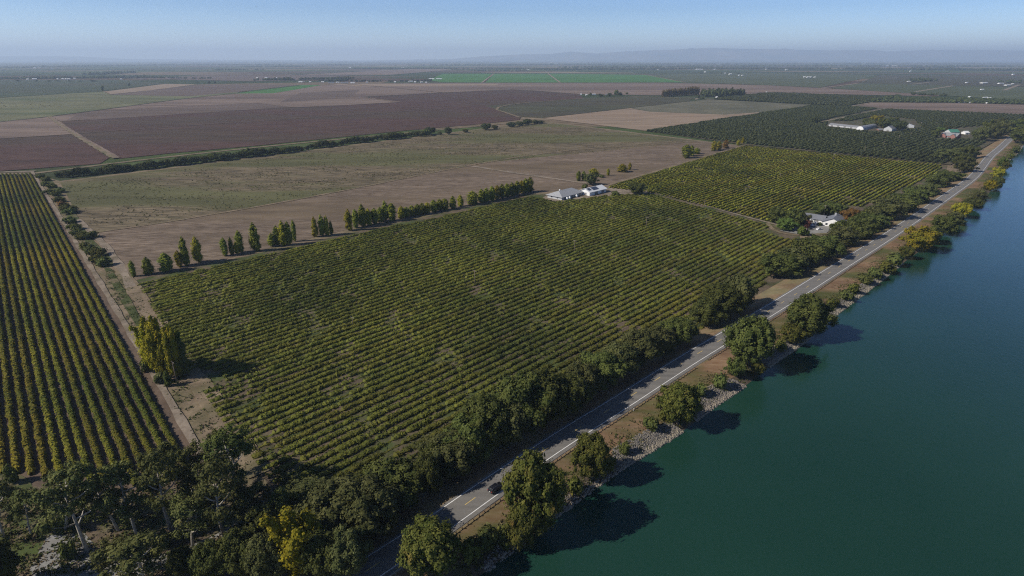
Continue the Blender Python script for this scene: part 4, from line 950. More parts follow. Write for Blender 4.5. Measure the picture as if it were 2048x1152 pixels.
# farther countable trees
for i in range(22):
    u = 1325 + i * 3.4; v = 194 - i * .22
    tree_px('pop2_%d' % (i % 3), u, v, 178 - i * .3 + rnd.uniform(-1.5, 1.5), 5.4, L_BROWN, 'brown poplar in the straight far row, %s from the left' % ordn(i + 1), 'brown poplars in the far row')
for i in range(20):
    u = 1404 + i * 4.2; v = 192.5 + (i % 3) * .8 - abs(i - 10) * .1; tall = i in (3, 8, 18, 14, 11)
    tree_px(('pop2_%d' if tall else 'far_%d') % (i % 3), u, v, (174 if tall else 179.5) + rnd.uniform(-1.5, 1.5), 6 if tall else 14, L_DARK, '%s tree, %s from left in the dark clump right of the brown poplars' % ('pointed' if tall else 'rounded', ordn(i + 1)), 'dark clump right of the brown poplars')
for i, (u, v, t, wd) in enumerate([(1180, 191, 186, 8), (1201, 193, 188, 12), (1219, 193, 186, 9), (1231, 190, 180, 13), (1239, 191, 185, 12), (1254, 189, 185, 6), (205, 182, 172, 7), (259, 172, 167, 6), (738, 196.5, 193, 4), (395, 165, 163, 3), (418, 167, 162, 6), (430, 167, 163, 5), (1398, 196, 190, 8), (1405, 198, 195, 9)]):
    tree_px('far_%d' % (i % 3), u, v, t, wd, L_DARK, ['far tree left of the white farm shed beyond the maroon field', 'low round tree before the far farm shed', 'tree right of the far farm shed', 'largest tree of the far farm group beyond the maroon field', 'grey tree right of the largest far farm tree', 'small lone tree right of the far farm group',
             'tall lone tree at the corner of the pasture far left', 'small tree on the dark line right of the pasture corner', 'tiny bush standing alone in the pinkish field', 'tiny tree on the strip at far left', 'round tree left of a pair on the far strip', 'round tree right of a pair on the far strip', 'small tree at the end of the brown poplar row', 'low tree by the pale farm yard in the distance'][i])

# tree belts far away, one mass each
def belt(px, wid, n, r, h, mat, seed):
    rg = np.random.default_rng(seed); Pw = np.array([g(u, v) for u, v in px]); s = np.concatenate([[0], np.cumsum(np.linalg.norm(np.diff(Pw, axis=0), axis=1))])
    t = rg.uniform(0, s[-1], n); keep = fn2(t, t * 0, seed, s[-1] / 9) + rg.normal(0, .35, n) > -.55; t = t[keep]
    x = np.interp(t, s, Pw[:, 0]) + rg.normal(0, wid * .3, len(t)); y = np.interp(t, s, Pw[:, 1]) + rg.uniform(-wid / 2, wid / 2, len(t))
    hv = h * rg.uniform(.55, 1.3, len(t)); tree_mass('tree_belt', list(zip(x, y)), hv * r / h, hv, mat, seed, 6, r * .8)
for i, (px, wd, n, r, h) in enumerate([([(1090, 140.5), (1400, 138.5), (1700, 139), (2100, 142)], 260, 1500, 13, 17), ([(1130, 136), (1300, 135), (1540, 133), (2100, 134.5)], 300, 700, 15, 20), ([(700, 138), (900, 138), (1100, 138.5)], 150, 420, 11, 12),
        ([(520, 161.5), (600, 160), (700, 158)], 60, 150, 8, 11), ([(700, 164), (860, 163)], 30, 60, 7, 10), ([(640, 163.5), (700, 162.5)], 40, 60, 7, 10), ([(0, 158.5), (120, 157.5), (300, 155.5)], 80, 230, 9, 11), ([(180, 150), (260, 146)], 120, 130, 11, 13), ([(260, 156), (420, 158)], 50, 60, 8, 9),
        ([(0, 137), (350, 130), (700, 131)], 500, 500, 16, 16), ([(480, 134.5), (610, 134)], 120, 120, 12, 15), ([(1820, 164), (1860, 162)], 60, 40, 9, 14), ([(1400, 147.5), (1480, 148)], 50, 22, 8, 10), ([(1745, 205), (1798, 195)], 12, 70, 6, 8), ([(1900, 206), (1930, 205)], 30, 18, 7, 8), ([(1825, 190), (1893, 193)], 8, 26, 5, 7),
        ([(2000, 166), (2035, 167)], 30, 14, 8, 12), ([(850, 131), (1250, 129.5), (2100, 127)], 900, 900, 22, 16), ([(300, 125), (1000, 125)], 1200, 500, 30, 18), ([(0, 163), (200, 163.5)], 30, 20, 8, 8), ([(430, 141), (520, 140)], 80, 60, 9, 12), ([(1830, 136), (1900, 136)], 120, 60, 13, 18), ([(940, 142), (1060, 142)], 30, 60, 8, 9)]):
    belt(px, wd, n, r, h, L_DARK, 40 + i)
# low weeds and dry tufts
def tufts(name, pts, size, mat, seed, per=5):
    rg = np.random.default_rng(seed); n = len(pts); P_ = np.repeat(np.array(pts), per, axis=0); m = len(P_); sz = np.repeat(rg.uniform(.5, 1.4, n), per) * size
    C = P_ + rg.normal(0, .45, (m, 3)) * sz[:, None] * [1, 1, 0]; C[:, 2] += np.abs(rg.normal(0, .3, m)) * sz + .12
    V, Q = leaf_quads(C, unit(rg, m) * .8 + [0, 0, .8], sz * rg.uniform(.5, 1.0, m), rg)
    tag(link(name, make_mesh(name, V, Q, [mat], np.clip(np.repeat(rg.uniform(0, 1, n), per) + rg.normal(0, .2, m), 0, 1))), kind='stuff')
rg = np.random.default_rng(77)
WEED = leaf_mat('dry_weeds', (0.085, 0.075, 0.032), (0.20, 0.155, 0.085), None, 0, .9, .1, .1)
GWEED = leaf_mat('green_weeds', (0.045, 0.060, 0.016), (0.11, 0.115, 0.035), None, 0, .9, .1, .1)
for nm, lo, hi, n, sz, mt in (('bank_weeds', .25, .95, 8000, .45, GWEED), ('dry_bank_grass', .10, .92, 7000, .34, WEED)):
    pts = []
    while len(pts) < n:
        k = rg.integers(60, len(RP) - 10); f = rg.beta(2.2, 1.6) * (hi - lo) + lo; b = 5.5 + f * (SW[k] - 5.5)
        if fn2(RS[k] if k < len(RS) else 0, f * 20, 4 if mt is GWEED else 9, 30) + rg.normal(0, .3) < -.1: continue
        x, y = RP[k] + RN[k] * b + RD[k] * rg.uniform(-2, 2); pts.append((x, y, levee_z(b, SW[k])))
    tufts(nm, pts, sz, mt, 3)
def scatter_poly(px, n, sd, thr=-9, L=40):
    Q = [tuple(g(u, v)) for u, v in px]; A = np.array(Q); r = np.random.default_rng(sd); out = []
    while len(out) < n:
        x, y = r.uniform(A[:, 0].min(), A[:, 0].max()), r.uniform(A[:, 1].min(), A[:, 1].max())
        if in_poly(x, y, Q) and fn2(x, y, sd, L) + r.normal(0, .3) > thr: out.append((x, y, .05))
    return out
tufts('field_weeds', scatter_poly([(125, 370), (1085, 246), (1380, 286), (950, 330), (640, 392), (190, 465)], 4500, 12, .1, 60), .7, WEED, 5, 4)
tufts('field_weeds', scatter_poly([(125, 370), (1085, 246), (1200, 262), (950, 328), (640, 390), (190, 465)], 3000, 14, .2, 80), .7, GWEED, 6, 4)
tufts('vineyard_weeds', scatter_poly(MAINV, 9000, 15, -.1, 30), .7, GWEED, 7, 4)
tufts('track_weeds', scatter_poly([(210, 530), (262, 562), (300, 625), (400, 760), (452, 855), (530, 960), (440, 960), (380, 872), (300, 730), (290, 700), (215, 590)], 1600, 19, -.1, 12), .4, GWEED, 11, 5)
tufts('grove_weeds', scatter_poly([(-100, 1152), (-60, 965), (120, 990), (420, 960), (640, 1010), (700, 1152)], 3500, 16, -.2, 14), .5, GWEED, 8, 5)
tufts('grove_weeds', scatter_poly([(-100, 1152), (-60, 965), (120, 990), (420, 960), (640, 1010), (700, 1152)], 2500, 17, -.2, 14), .45, WEED, 9, 5)

# riprap stones
def stones(rng_px, n, seed, lo=5.0):
    rg = np.random.default_rng(seed); iv, it = ICO0; V = []; tt = []; k = 0; out = []
    (ka, kb) = sorted(int(np.argmin(((RP - (g(u, v, 1) - 0)) ** 2).sum(1))) for u, v in rng_px)
    while k < n:
        s = rg.uniform(ka, kb); i = int(s); f = s - i; p = RP[i] * (1 - f) + RP[min(i + 1, len(RP) - 1)] * f; wv = SW[i] * (1 - f) + SW[min(i + 1, len(RP) - 1)] * f
        e = min(1, (s - ka + .3) / 1.2, (kb - s + .3) / 1.2); b = wv + .5 - rg.beta(1.1, 1.5) * (lo + .5) * (.5 + .5 * e)
        r = rg.uniform(.16, .42) * (1.25 if b > wv - 1.2 else 1)
        q = p + RN[i] * b; z = levee_z(b, wv)
        V.append(iv * rg.uniform(.7, 1.2, (12, 1)) * r * rg.uniform(.7, 1.2, 3) + [q[0], q[1], z + r * .25]); tt.append(np.full(20, rg.uniform(0, 1) * .6 + (.4 if b > wv - 1.0 else 0))); k += 1
    F = (it[None] + (np.arange(n) * 12)[:, None, None]).reshape(-1, 3)
    tag(link('riprap_stones', make_mesh('riprap_stones', np.concatenate(V), F, [STONE], np.concatenate(tt))), kind='stuff')
STONE = leaf_mat('riprap_stone', (0.10, 0.095, 0.095), (0.27, 0.225, 0.17), None, 0, .9, 0, 0)
stones([(1240, 925), (1370, 860)], 2600, 1, 6.5); stones([(1400, 835), (1500, 770)], 2400, 2, 7); stones([(1540, 735), (1625, 674)], 2200, 3, 6); stones([(1645, 655), (1810, 525)], 4200, 4, 5)
stones([(960, 1150), (1240, 925)], 700, 5, 3); stones([(1975, 390), (1950, 410)], 300, 6, 5); stones([(2015, 330), (2046, 291)], 500, 7, 4)

# ------------------------------------------------------------------ guardrails, poles, marker
STEEL = plain('galvanised_steel', (0.42, 0.42, 0.41), .45, .7, .15, 2); WOOD = plain('weathered_wood', (0.17, 0.13, 0.10), .9, vary=.3, scale=1.5); WHITEP = plain('white_plastic', (0.75, 0.75, 0.73), .5)
def road_at(q, off):
    k = np.interp(q, s_along, np.arange(len(RP))); i = min(int(k), len(RP) - 2); f = k - i
    p = RP[i] * (1 - f) + RP[i + 1] * f; nn = RN[i] * (1 - f) + RN[i + 1] * f; return p + nn * off, nn
def s_of(u, v): return s_along[int(np.argmin(((RP - g(u, v, ROAD_Z)) ** 2).sum(1)))]
def guardrail(sa, sb, label):
    p0, _ = road_at(sa, 5.3); root = tag(empty('guardrail', (p0[0], p0[1], ROAD_Z - .13)), label, 'guardrail')
    mb = MB(); q = sa; secs = []
    while q <= sb: secs.append(q); q += 4
    for h0, h1, pr in ((.50, .60, .05), (.60, .68, .0), (.68, .78, .05)):
        V = []
        for q in secs:
            for o in (-.02 - pr, .03 - pr):
                for h in (h0, h1): p, _ = road_at(q, 5.3 + o); V.append((p[0] - p0[0], p[1] - p0[1], h))
        n = len(secs); Q = []
        for i in range(n - 1):
            b = i * 4
            Q += [(b, b + 4, b + 5, b + 1), (b + 2, b + 3, b + 7, b + 6), (b + 1, b + 5, b + 7, b + 3), (b, b + 2, b + 6, b + 4)]
        mb.add(V, Q)
    mb.build('rail', STEEL, root)
    pm = MB().box(-.09, .09, -.1, .1, -.5, .8).mesh('post', [WOOD])
    q = sa + 1
    while q < sb:
        p, nn = road_at(q, 5.48); o = link('post', pm, root, (p[0] - p0[0], p[1] - p0[1], 0)); o.rotation_euler.z = math.atan2(nn[1], nn[0]); q += 1.9
guardrail(s_of(690, 1200), s_of(1376, 735), 'long steel guardrail on wooden posts running up from the bottom edge beside the river')
guardrail(s_of(1402, 718), s_of(1760, 494), 'farther steel guardrail on wooden posts, beginning at the tall dark riverside tree')
p, nn = road_at(s_of(1258, 813), 5.9)
rt = tag(empty('marker_post', (p[0], p[1], 2.3)), 'small white marker post by the guardrail', 'marker post')
MB().box(-.06, .06, -.03, .03, 0, 1.1).build('post', WHITEP, rt); MB().box(-.14, .14, .032, .05, .75, 1.1).build('reflector', WHITEP, rt)

def pole_mesh():
    a = MB().tube([(0, 0, -.5), (0, 0, 5.5), (0, 0, 11)], [.17, .15, .11], 8).mesh('pole', [WOOD], True)
    b = MB().box(-1.2, 1.2, -.06, .06, 10.2, 10.36).mesh('crossarm', [WOOD]); c = MB()
    for x in (-1.05, -.5, .5, 1.05): c.tube([(x, 0, 10.37), (x, 0, 10.55)], [.05, .04], 6)
    return a, b, c.mesh('insulators', [WHITEP])
PM = pole_mesh()
POLES = [(354, 765, 722, 'weathered pole in front of the yellow trees'), (706, 652, 634, 'pole standing in the near left part of the middle vineyard'), (950, 571, 540, 'pole in the centre of the middle vineyard'), (1149, 506, 480, 'pole right of the centre of the middle vineyard'), (1292, 458, 433, 'pole in the upper part of the middle vineyard'),
         (1408, 418, 401, 'pole where the middle and upper vineyards meet'), (1490, 388, 376, 'lowest pole of the line through the upper right vineyard'), (1560, 357, 347, 'second pole up the line through the upper right vineyard'), (1666, 323, 306, 'third pole up the line through the upper right vineyard'), (1728, 307, 293, 'pole at the near orchard edge'),
         (1766, 295, 282, 'pole second into the orchard'), (1797, 282, 270, 'pole third into the orchard'), (1821, 273, 264, 'pole fourth into the orchard'), (1838, 266, 244, 'pole beside the white gabled barn'), (1872, 252, 244, 'pole first right of the white gabled barn'), (1892, 248, 239, 'pole second right of the white gabled barn'), (1907, 240, 233, 'pole third right of the white gabled barn'),
         (1922, 238, 228, 'pole fourth right of the white gabled barn'), (1939, 232, 224, 'pole at the brown strip beyond the orchard'), (1647, 434, 410, 'tall pole behind the roof of the white farmhouse'), (1618, 446, 431, 'short pale pole at the left wing of the farmhouse'), (1936, 278, 268, 'pale pole beside the red barn')]
for u, v, t, lb in POLES:
    x, y = g(u, v); h = height_at(x, y, 0, t); o = tag(empty('utility_pole', (x, y, 0), R(-35), (1, 1, h / 11)), lb, 'utility pole', 'wooden utility poles')
    for nm, m in zip(('pole', 'crossarm', 'insulators'), PM): link(nm, m, o)

# ------------------------------------------------------------------ buildings
W_WHITE = plain('white_wall', (0.72, 0.71, 0.68), .7, vary=.06, scale=.5); W_GREY = plain('grey_wall', (0.42, 0.42, 0.41), .8, vary=.1); W_RED = plain('red_wall', (0.25, 0.115, 0.095), .8, vary=.15)
R_GREY = plain('grey_roof', (0.30, 0.30, 0.30), .6, vary=.12, scale=.8); R_DK = plain('dark_shingles', (0.15, 0.155, 0.17), .8, vary=.2, scale=1.5); R_WHITE = plain('white_metal_roof', (0.68, 0.68, 0.66), .45, .0, .08)
R_GREEN = plain('green_metal_roof', (0.06, 0.20, 0.14), .5, vary=.1); R_TIN = plain('tin_roof', (0.27, 0.27, 0.27), .5, .2, .15, .6); GLASS = plain('window_glass', (0.025, 0.03, 0.035), .15, vary=.05); TRIM = plain('white_trim', (0.70, 0.70, 0.68), .6, vary=.04)
PANEL = plain('solar_panel', (0.05, 0.06, 0.09), .25, vary=.1); DOORM = plain('door_paint', (0.20, 0.19, 0.18), .6)
def gable_roof(L, W, z, rise, ov=.5, th=.18, hip=0.0):
    """ridge along x; L along x, W along y; hip = how far the ridge ends are pulled in"""
    a, b = L / 2 + ov, W / 2 + ov; zt = z + rise; ze = z - ov * rise / (W / 2); V = []
    for dz in (0, -th):
        V += [(-a, -b, ze + dz), (a, -b, ze + dz), (a, b, ze + dz), (-a, b, ze + dz), (-a + hip, 0, zt + dz), (a - hip, 0, zt + dz)]
    m = MB(); m.add(V, [(0, 1, 5, 4), (2, 3, 4, 5), (6, 10, 11, 7), (8, 11, 10, 9), (0, 6, 7, 1), (2, 8, 9, 3)], [(3, 0, 4), (1, 2, 5)] if hip else [])
    if hip: m.add(V, [(1, 7, 8, 2), (3, 9, 6, 0)], [(9, 10, 6), (7, 11, 8)])
    else: m.add(V, [(0, 4, 10, 6), (4, 3, 9, 10), (5, 1, 7, 11), (2, 5, 11, 8)])
    return m
def gable_walls(L, W, z, rise, hip=False):
    a, b = L / 2, W / 2; m = MB()
    V = [(-a, -b, -.3), (a, -b, -.3), (a, b, -.3), (-a, b, -.3), (-a, -b, z), (a, -b, z), (a, b, z), (-a, b, z), (-a, 0, z + rise - .2), (a, 0, z + rise - .2)]
    m.add(V, [(0, 1, 5, 4), (1, 2, 6, 5), (2, 3, 7, 6), (3, 0, 4, 7)], [] if hip else [(5, 6, 9), (7, 4, 8)])
    if hip: m.box(-a + .1, a - .1, -b + .1, b - .1, z - .12, z - .02)
    return m
def openings(root, L, W, spec):
    """spec: (side, position along it, width, height, sill, kind)"""
    for side, p, w_, h_, s_, kd in spec:
        def bx(q0, q1, z0, z1, d0, d1):
            if side in 'fb':
                sg = -1 if side == 'f' else 1; y = sorted((sg * (W / 2 + d0), sg * (W / 2 + d1))); return MB().box(q0, q1, y[0], y[1], z0, z1)
            sg = -1 if side == 'l' else 1; x = sorted((sg * (L / 2 + d0), sg * (L / 2 + d1))); return MB().box(x[0], x[1], q0, q1, z0, z1)
        if kd == 'window':
            fr = bx(p - w_ / 2 - .08, p + w_ / 2 + .08, s_ - .08, s_ + h_ + .08, -.02, .04).build('window', TRIM, root); bx(p - w_ / 2, p + w_ / 2, s_, s_ + h_, .045, .06).build('pane', GLASS, fr)
        else: bx(p - w_ / 2, p + w_ / 2, s_, s_ + h_, -.02, .05).build('door', DOORM, root)
def building(name, c, rz, L, W, z, rise, wall, roof, label, spec=(), hip=0.0, cat='building', ov=.5):
    root = tag(empty(name, (c[0], c[1], 0), rz), label, cat)
    gable_walls(L, W, z, rise, hip > 0).build('wall', wall, root); rf = gable_roof(L, W, z, rise, ov, hip=hip).build('roof', roof, root); openings(root, L, W, spec); return root, rf
def from_front(pa, pb, W):
    """front wall seen from pixel pa to pb; the building goes back from it by W"""
    A, B = g(*pa), g(*pb); d = B - A; L = np.linalg.norm(d); d /= L; n = np.array([-d[1], d[0]]); return (A + B) / 2 + n * W / 2, math.atan2(d[1], d[0]), L
# grey hip-roofed house at the vineyard corner
c, a, L = from_front((1123.5, 401), (1164, 390), 15)
b, rf = building('farm_building', c, a, L, 15, 3.2, 3.0, W_GREY, R_GREY, 'long low building with a grey hipped roof at the vineyard corner', [('f', -L * .36, 1.3, 1.2, 1, 'window'), ('f', -L * .18, 3, 2.6, 0, 'door'), ('f', 0, 3, 2.6, 0, 'door'), ('f', L * .2, 1.3, 1.2, 1, 'window'), ('f', L * .38, 3, 2.6, 0, 'door'), ('l', -3, 1.3, 1.2, 1, 'window'), ('l', 3, 1.3, 1.2, 1, 'window')], hip=6.5, ov=1.2)
MB().tube([(-L * .18, 1.8, 4.9), (-L * .18, 1.8, 6.6)], [.5, .5], 10).build('vent', TRIM, rf)
for i, f in enumerate((-.34, -.22, .12)):
    q = c + (L * f) * np.array([math.cos(a), math.sin(a)]) + 9.6 * np.array([math.sin(a), -math.cos(a)])
    o = tag(empty('water_tank', (q[0], q[1], 0)), ['white tank before the grey hipped building, leftmost of three', 'white tank before the grey hipped building, middle of three', 'white tank before the grey hipped building, rightmost of three'][i], 'tank', 'white tanks')
    MB().tube([(0, 0, 0), (0, 0, 2.1)], [1, 1], 14).build('tank_body', WHITEP, o, True); MB().tube([(0, 0, 2.1), (0, 0, 2.5)], [.95, .25], 14).build('lid', WHITEP, o, True)
c, a, L = from_front((1179, 392.5), (1212, 384.5), 11)
b, rf = building('farm_shed', c, a, L, 11, 3.6, 2.3, W_WHITE, R_WHITE, 'white shed with a white roof carrying dark solar panels', [('f', -L * .1, 4, 2.9, 0, 'door'), ('f', L * .3, 4, 2.9, 0, 'door'), ('l', -1, 2.5, 2.4, 0, 'door')], ov=.8)
def on_slope(x0, x1, f0, f1, W, z, rise, t=.12):
    h = W / 2; V = []
    for dz in (.05, .05 + t):
        for x, f in ((x0, f0), (x1, f0), (x1, f1), (x0, f1)): V.append((x, -h * (1 - f), z + rise * f + dz))
    return MB().add(V, [(0, 1, 5, 4), (1, 2, 6, 5), (2, 3, 7, 6), (3, 0, 4, 7), (4, 5, 6, 7), (3, 2, 1, 0)])
on_slope(-L * .22, L * .12, .18, .9, 11, 3.6, 2.3).build('solar_panel', PANEL, rf); on_slope(-L * .46, -L * .28, .3, .85, 11, 3.6, 2.3).build('solar_panel', PANEL, rf)
# white farmhouse
c = g(1658, 452); a = R(ROW_A + 6)
root = tag(empty('farmhouse', (c[0], c[1], 0), a - math.pi / 2), 'white farmhouse with dark grey roofs and a grey chimney, half hidden by trees', 'house')
mbw = gable_walls(9, 12, 3.3, 2.6); wv = mbw.mesh('wall', [W_WHITE]); me_rot = np.array([(0, -1), (1, 0)])
def rot_mesh(me, ang, off=(0, 0, 0)):
    n = len(me.vertices); co = np.empty(n * 3, np.float32); me.vertices.foreach_get('co', co); co = co.reshape(-1, 3); c_, s_ = math.cos(ang), math.sin(ang)
    co = np.column_stack([co[:, 0] * c_ - co[:, 1] * s_ + off[0], co[:, 0] * s_ + co[:, 1] * c_ + off[1], co[:, 2] + off[2]]); me.vertices.foreach_set('co', co.astype(np.float32).ravel()); me.update(); return me
# main block: ridge runs away from the viewer; wing to the left with its own ridge
wm = link('wall', rot_mesh(gable_walls(16, 13, 3.3, 3.0).mesh('wall', [W_WHITE]), math.pi / 2, (2, 6, 0)), root)
rm = link('roof', rot_mesh(gable_roof(16, 13, 3.3, 3.0, .7).mesh('roof', [R_DK]), math.pi / 2, (2, 6, 0)), root)
MB().box(0.6, 1.8, 9.0, 10.2, 4.5, 7.6).build('chimney', R_GREY, rm)
link('wing_wall', rot_mesh(gable_walls(13, 9, 2.9, 2.2).mesh('wing_wall', [W_WHITE]), 0, (-11, 8, 0)), root); link('wing_roof', rot_mesh(gable_roof(13, 9, 2.9, 2.2, .6).mesh('wing_roof', [R_DK]), 0, (-11, 8, 0)), root)
for x, wd_, kd in ((-1.5, 1.4, 'window'), (1.5, 1.2, 'door'), (5, 1.4, 'window')):
    if kd == 'window':
        f = MB().box(x - wd_ / 2 - .1, x + wd_ / 2 + .1, -2.06, -1.98, .9, 2.4).build('window', TRIM, root); MB().box(x - wd_ / 2, x + wd_ / 2, -2.1, -2.065, 1, 2.3).build('pane', GLASS, f)
    else: MB().box(x - .5, x + .5, -2.07, -1.98, 0, 2.1).build('door', DOORM, root)
MB().box(-10.5, -7.8, 3.42, 3.52, 0, 2.4).build('garage_door', DOORM, root)
f = MB().box(-15.2, -13.6, 3.42, 3.52, .9, 2.2).build('window', TRIM, root); MB().box(-15.1, -13.7, 3.38, 3.415, 1, 2.1).build('pane', GLASS, f)
# barns in the orchard
c, a, L = from_front((1657, 253), (1722, 260), 10); building('barn', c, a, L, 10, 3.8, 1.8, W_GREY, R_TIN, 'very long low barn with a pale tin roof in the orchard', [('f', x * L / 10, 4, 3, 0, 'door') for x in (-4, -2, 0, 2, 4)], cat='barn')
def hoop_barn(c, rz, L, Wd, H_, label):
    root = tag(empty('hoop_barn', (c[0], c[1], 0), rz), label, 'barn'); n = 14; V = []; 
    for x in (-L / 2, L / 2):
        for k in range(n + 1): t = math.pi * k / n; V.append((x, -math.cos(t) * Wd / 2, math.sin(t) * H_))
    MB().add(V, [(k, k + 1, n + 2 + k, n + 1 + k) for k in range(n)]).build('cover', R_TIN, root, True)
    for nm, x, o in (('end_wall', -L / 2, 0), ('end_wall', L / 2, 0)):
        VV = [(x * .995, -math.cos(math.pi * k / n) * Wd / 2 * .99, math.sin(math.pi * k / n) * H_ * .99) for k in range(n + 1)] + [(x * .995, 0, 0)]
        MB().add(VV, (), [(k, k + 1, n + 1) for k in range(n)]).build(nm, W_WHITE, root)
    return root
c = g(1742, 261); A = g(1727, 262); B = g(1752, 257); d = B - A; hoop_barn((A + B) / 2 + np.array([-2, 6]), math.atan2(d[1], d[0]), np.linalg.norm(d) + 6, 12, 7, 'white-fronted round-topped barn right of the long tin barn')
for (pa, pb, Wd, z, rise, wl, rf_, nm, lb) in [((1757, 262), (1766, 262), 6, 2.4, 1.2, W_RED, R_TIN, 'shed', 'small red shed right of the round-topped barn'), ((1783, 264), (1793, 262), 12, 5.0, 4.0, W_GREY, R_DK, 'barn', 'steep dark-roofed barn between the orchard trees'),
        ((1812, 257), (1828, 256), 18, 5.2, 3.4, W_WHITE, R_GREY, 'barn', 'bright white gabled barn in the orchard'), ((1880, 276), (1912, 279), 14, 4.6, 3.6, W_RED, R_TIN, 'barn', 'red barn with a pale grey roof near the far road bend'), ((1900, 270), (1918, 270), 13, 4.4, 3.4, W_GREY, R_GREEN, 'barn', 'green-roofed barn behind the red barn'),
        ((1930, 270), (1938, 270), 9, 3.6, 2.0, W_WHITE, R_WHITE, 'shed', 'little white house right of the green-roofed barn'), ((1620, 250), (1637, 249), 5, 1.6, .6, W_WHITE, R_TIN, 'shed', 'tiny low shed under the lone tree left of the long barn'), ((1713, 261), (1719, 261), 5, 2.6, 1, W_WHITE, R_WHITE, 'shed', 'tiny white shed under the end of the long tin barn')]:
    c, a, L = from_front(pa, pb, Wd); sp = [('f', 0, min(4, L * .4), 2.6 if z > 3 else 1.3, 0, 'door')]
    if z > 3.9: sp += [('f', -L * .33, 1.2, 1.2, 1.6, 'window'), ('f', L * .33, 1.2, 1.2, 1.6, 'window'), ('l', 0, 3.2, 3, 0, 'door')]
    if 'gabled' in lb: root, r_ = building(nm, c, a + math.pi / 2 - .55, Wd, L, z, rise, wl, rf_, lb, [('l', 0, 3, 3, 0, 'door'), ('l', 0, 1.2, 1.2, 4.6, 'window')], cat='barn')
    else: building(nm, c, a, L, Wd, z, rise, wl, rf_, lb, sp, cat='barn' if nm == 'barn' else 'shed')
    if 'red barn with' in lb:
        ax = np.array([math.cos(a), math.sin(a)]); nx = np.array([ax[1], -ax[0]])
        for s_ in (-.3, .3):
            gc = (ax * 0)  # two cross gables on the front
            V = [(s_ * L - 3.4, -Wd / 2 - 2.5, 4.2), (s_ * L + 3.4, -Wd / 2 - 2.5, 4.2), (s_ * L, -Wd / 2 - 2.5, 7.2), (s_ * L - 3.4, -Wd / 2 - 2.5, -.2), (s_ * L + 3.4, -Wd / 2 - 2.5, -.2),
                 (s_ * L - 3.4, 0, 4.2), (s_ * L + 3.4, 0, 4.2), (s_ * L, 0, 7.2), (s_ * L - 3.4, 0, -.2), (s_ * L + 3.4, 0, -.2)]
            rt_ = [o for o in COL.objects if o.get('label') == lb][0]
            MB().add(V, [(3, 4, 1, 0), (3, 0, 5, 8), (4, 9, 6, 1)], [(0, 1, 2)]).build('gable_wall', W_RED, rt_)
            V2 = [(s_ * L - 3.9, -Wd / 2 - 2.9, 3.9), (s_ * L, -Wd / 2 - 2.9, 7.4), (s_ * L + 3.9, -Wd / 2 - 2.9, 3.9), (s_ * L - 3.9, 0, 3.9), (s_ * L, 0, 7.4), (s_ * L + 3.9, 0, 3.9)]
            MB().add(V2, [(0, 1, 4, 3), (1, 2, 5, 4)]).build('gable_roof', R_TIN, rt_)
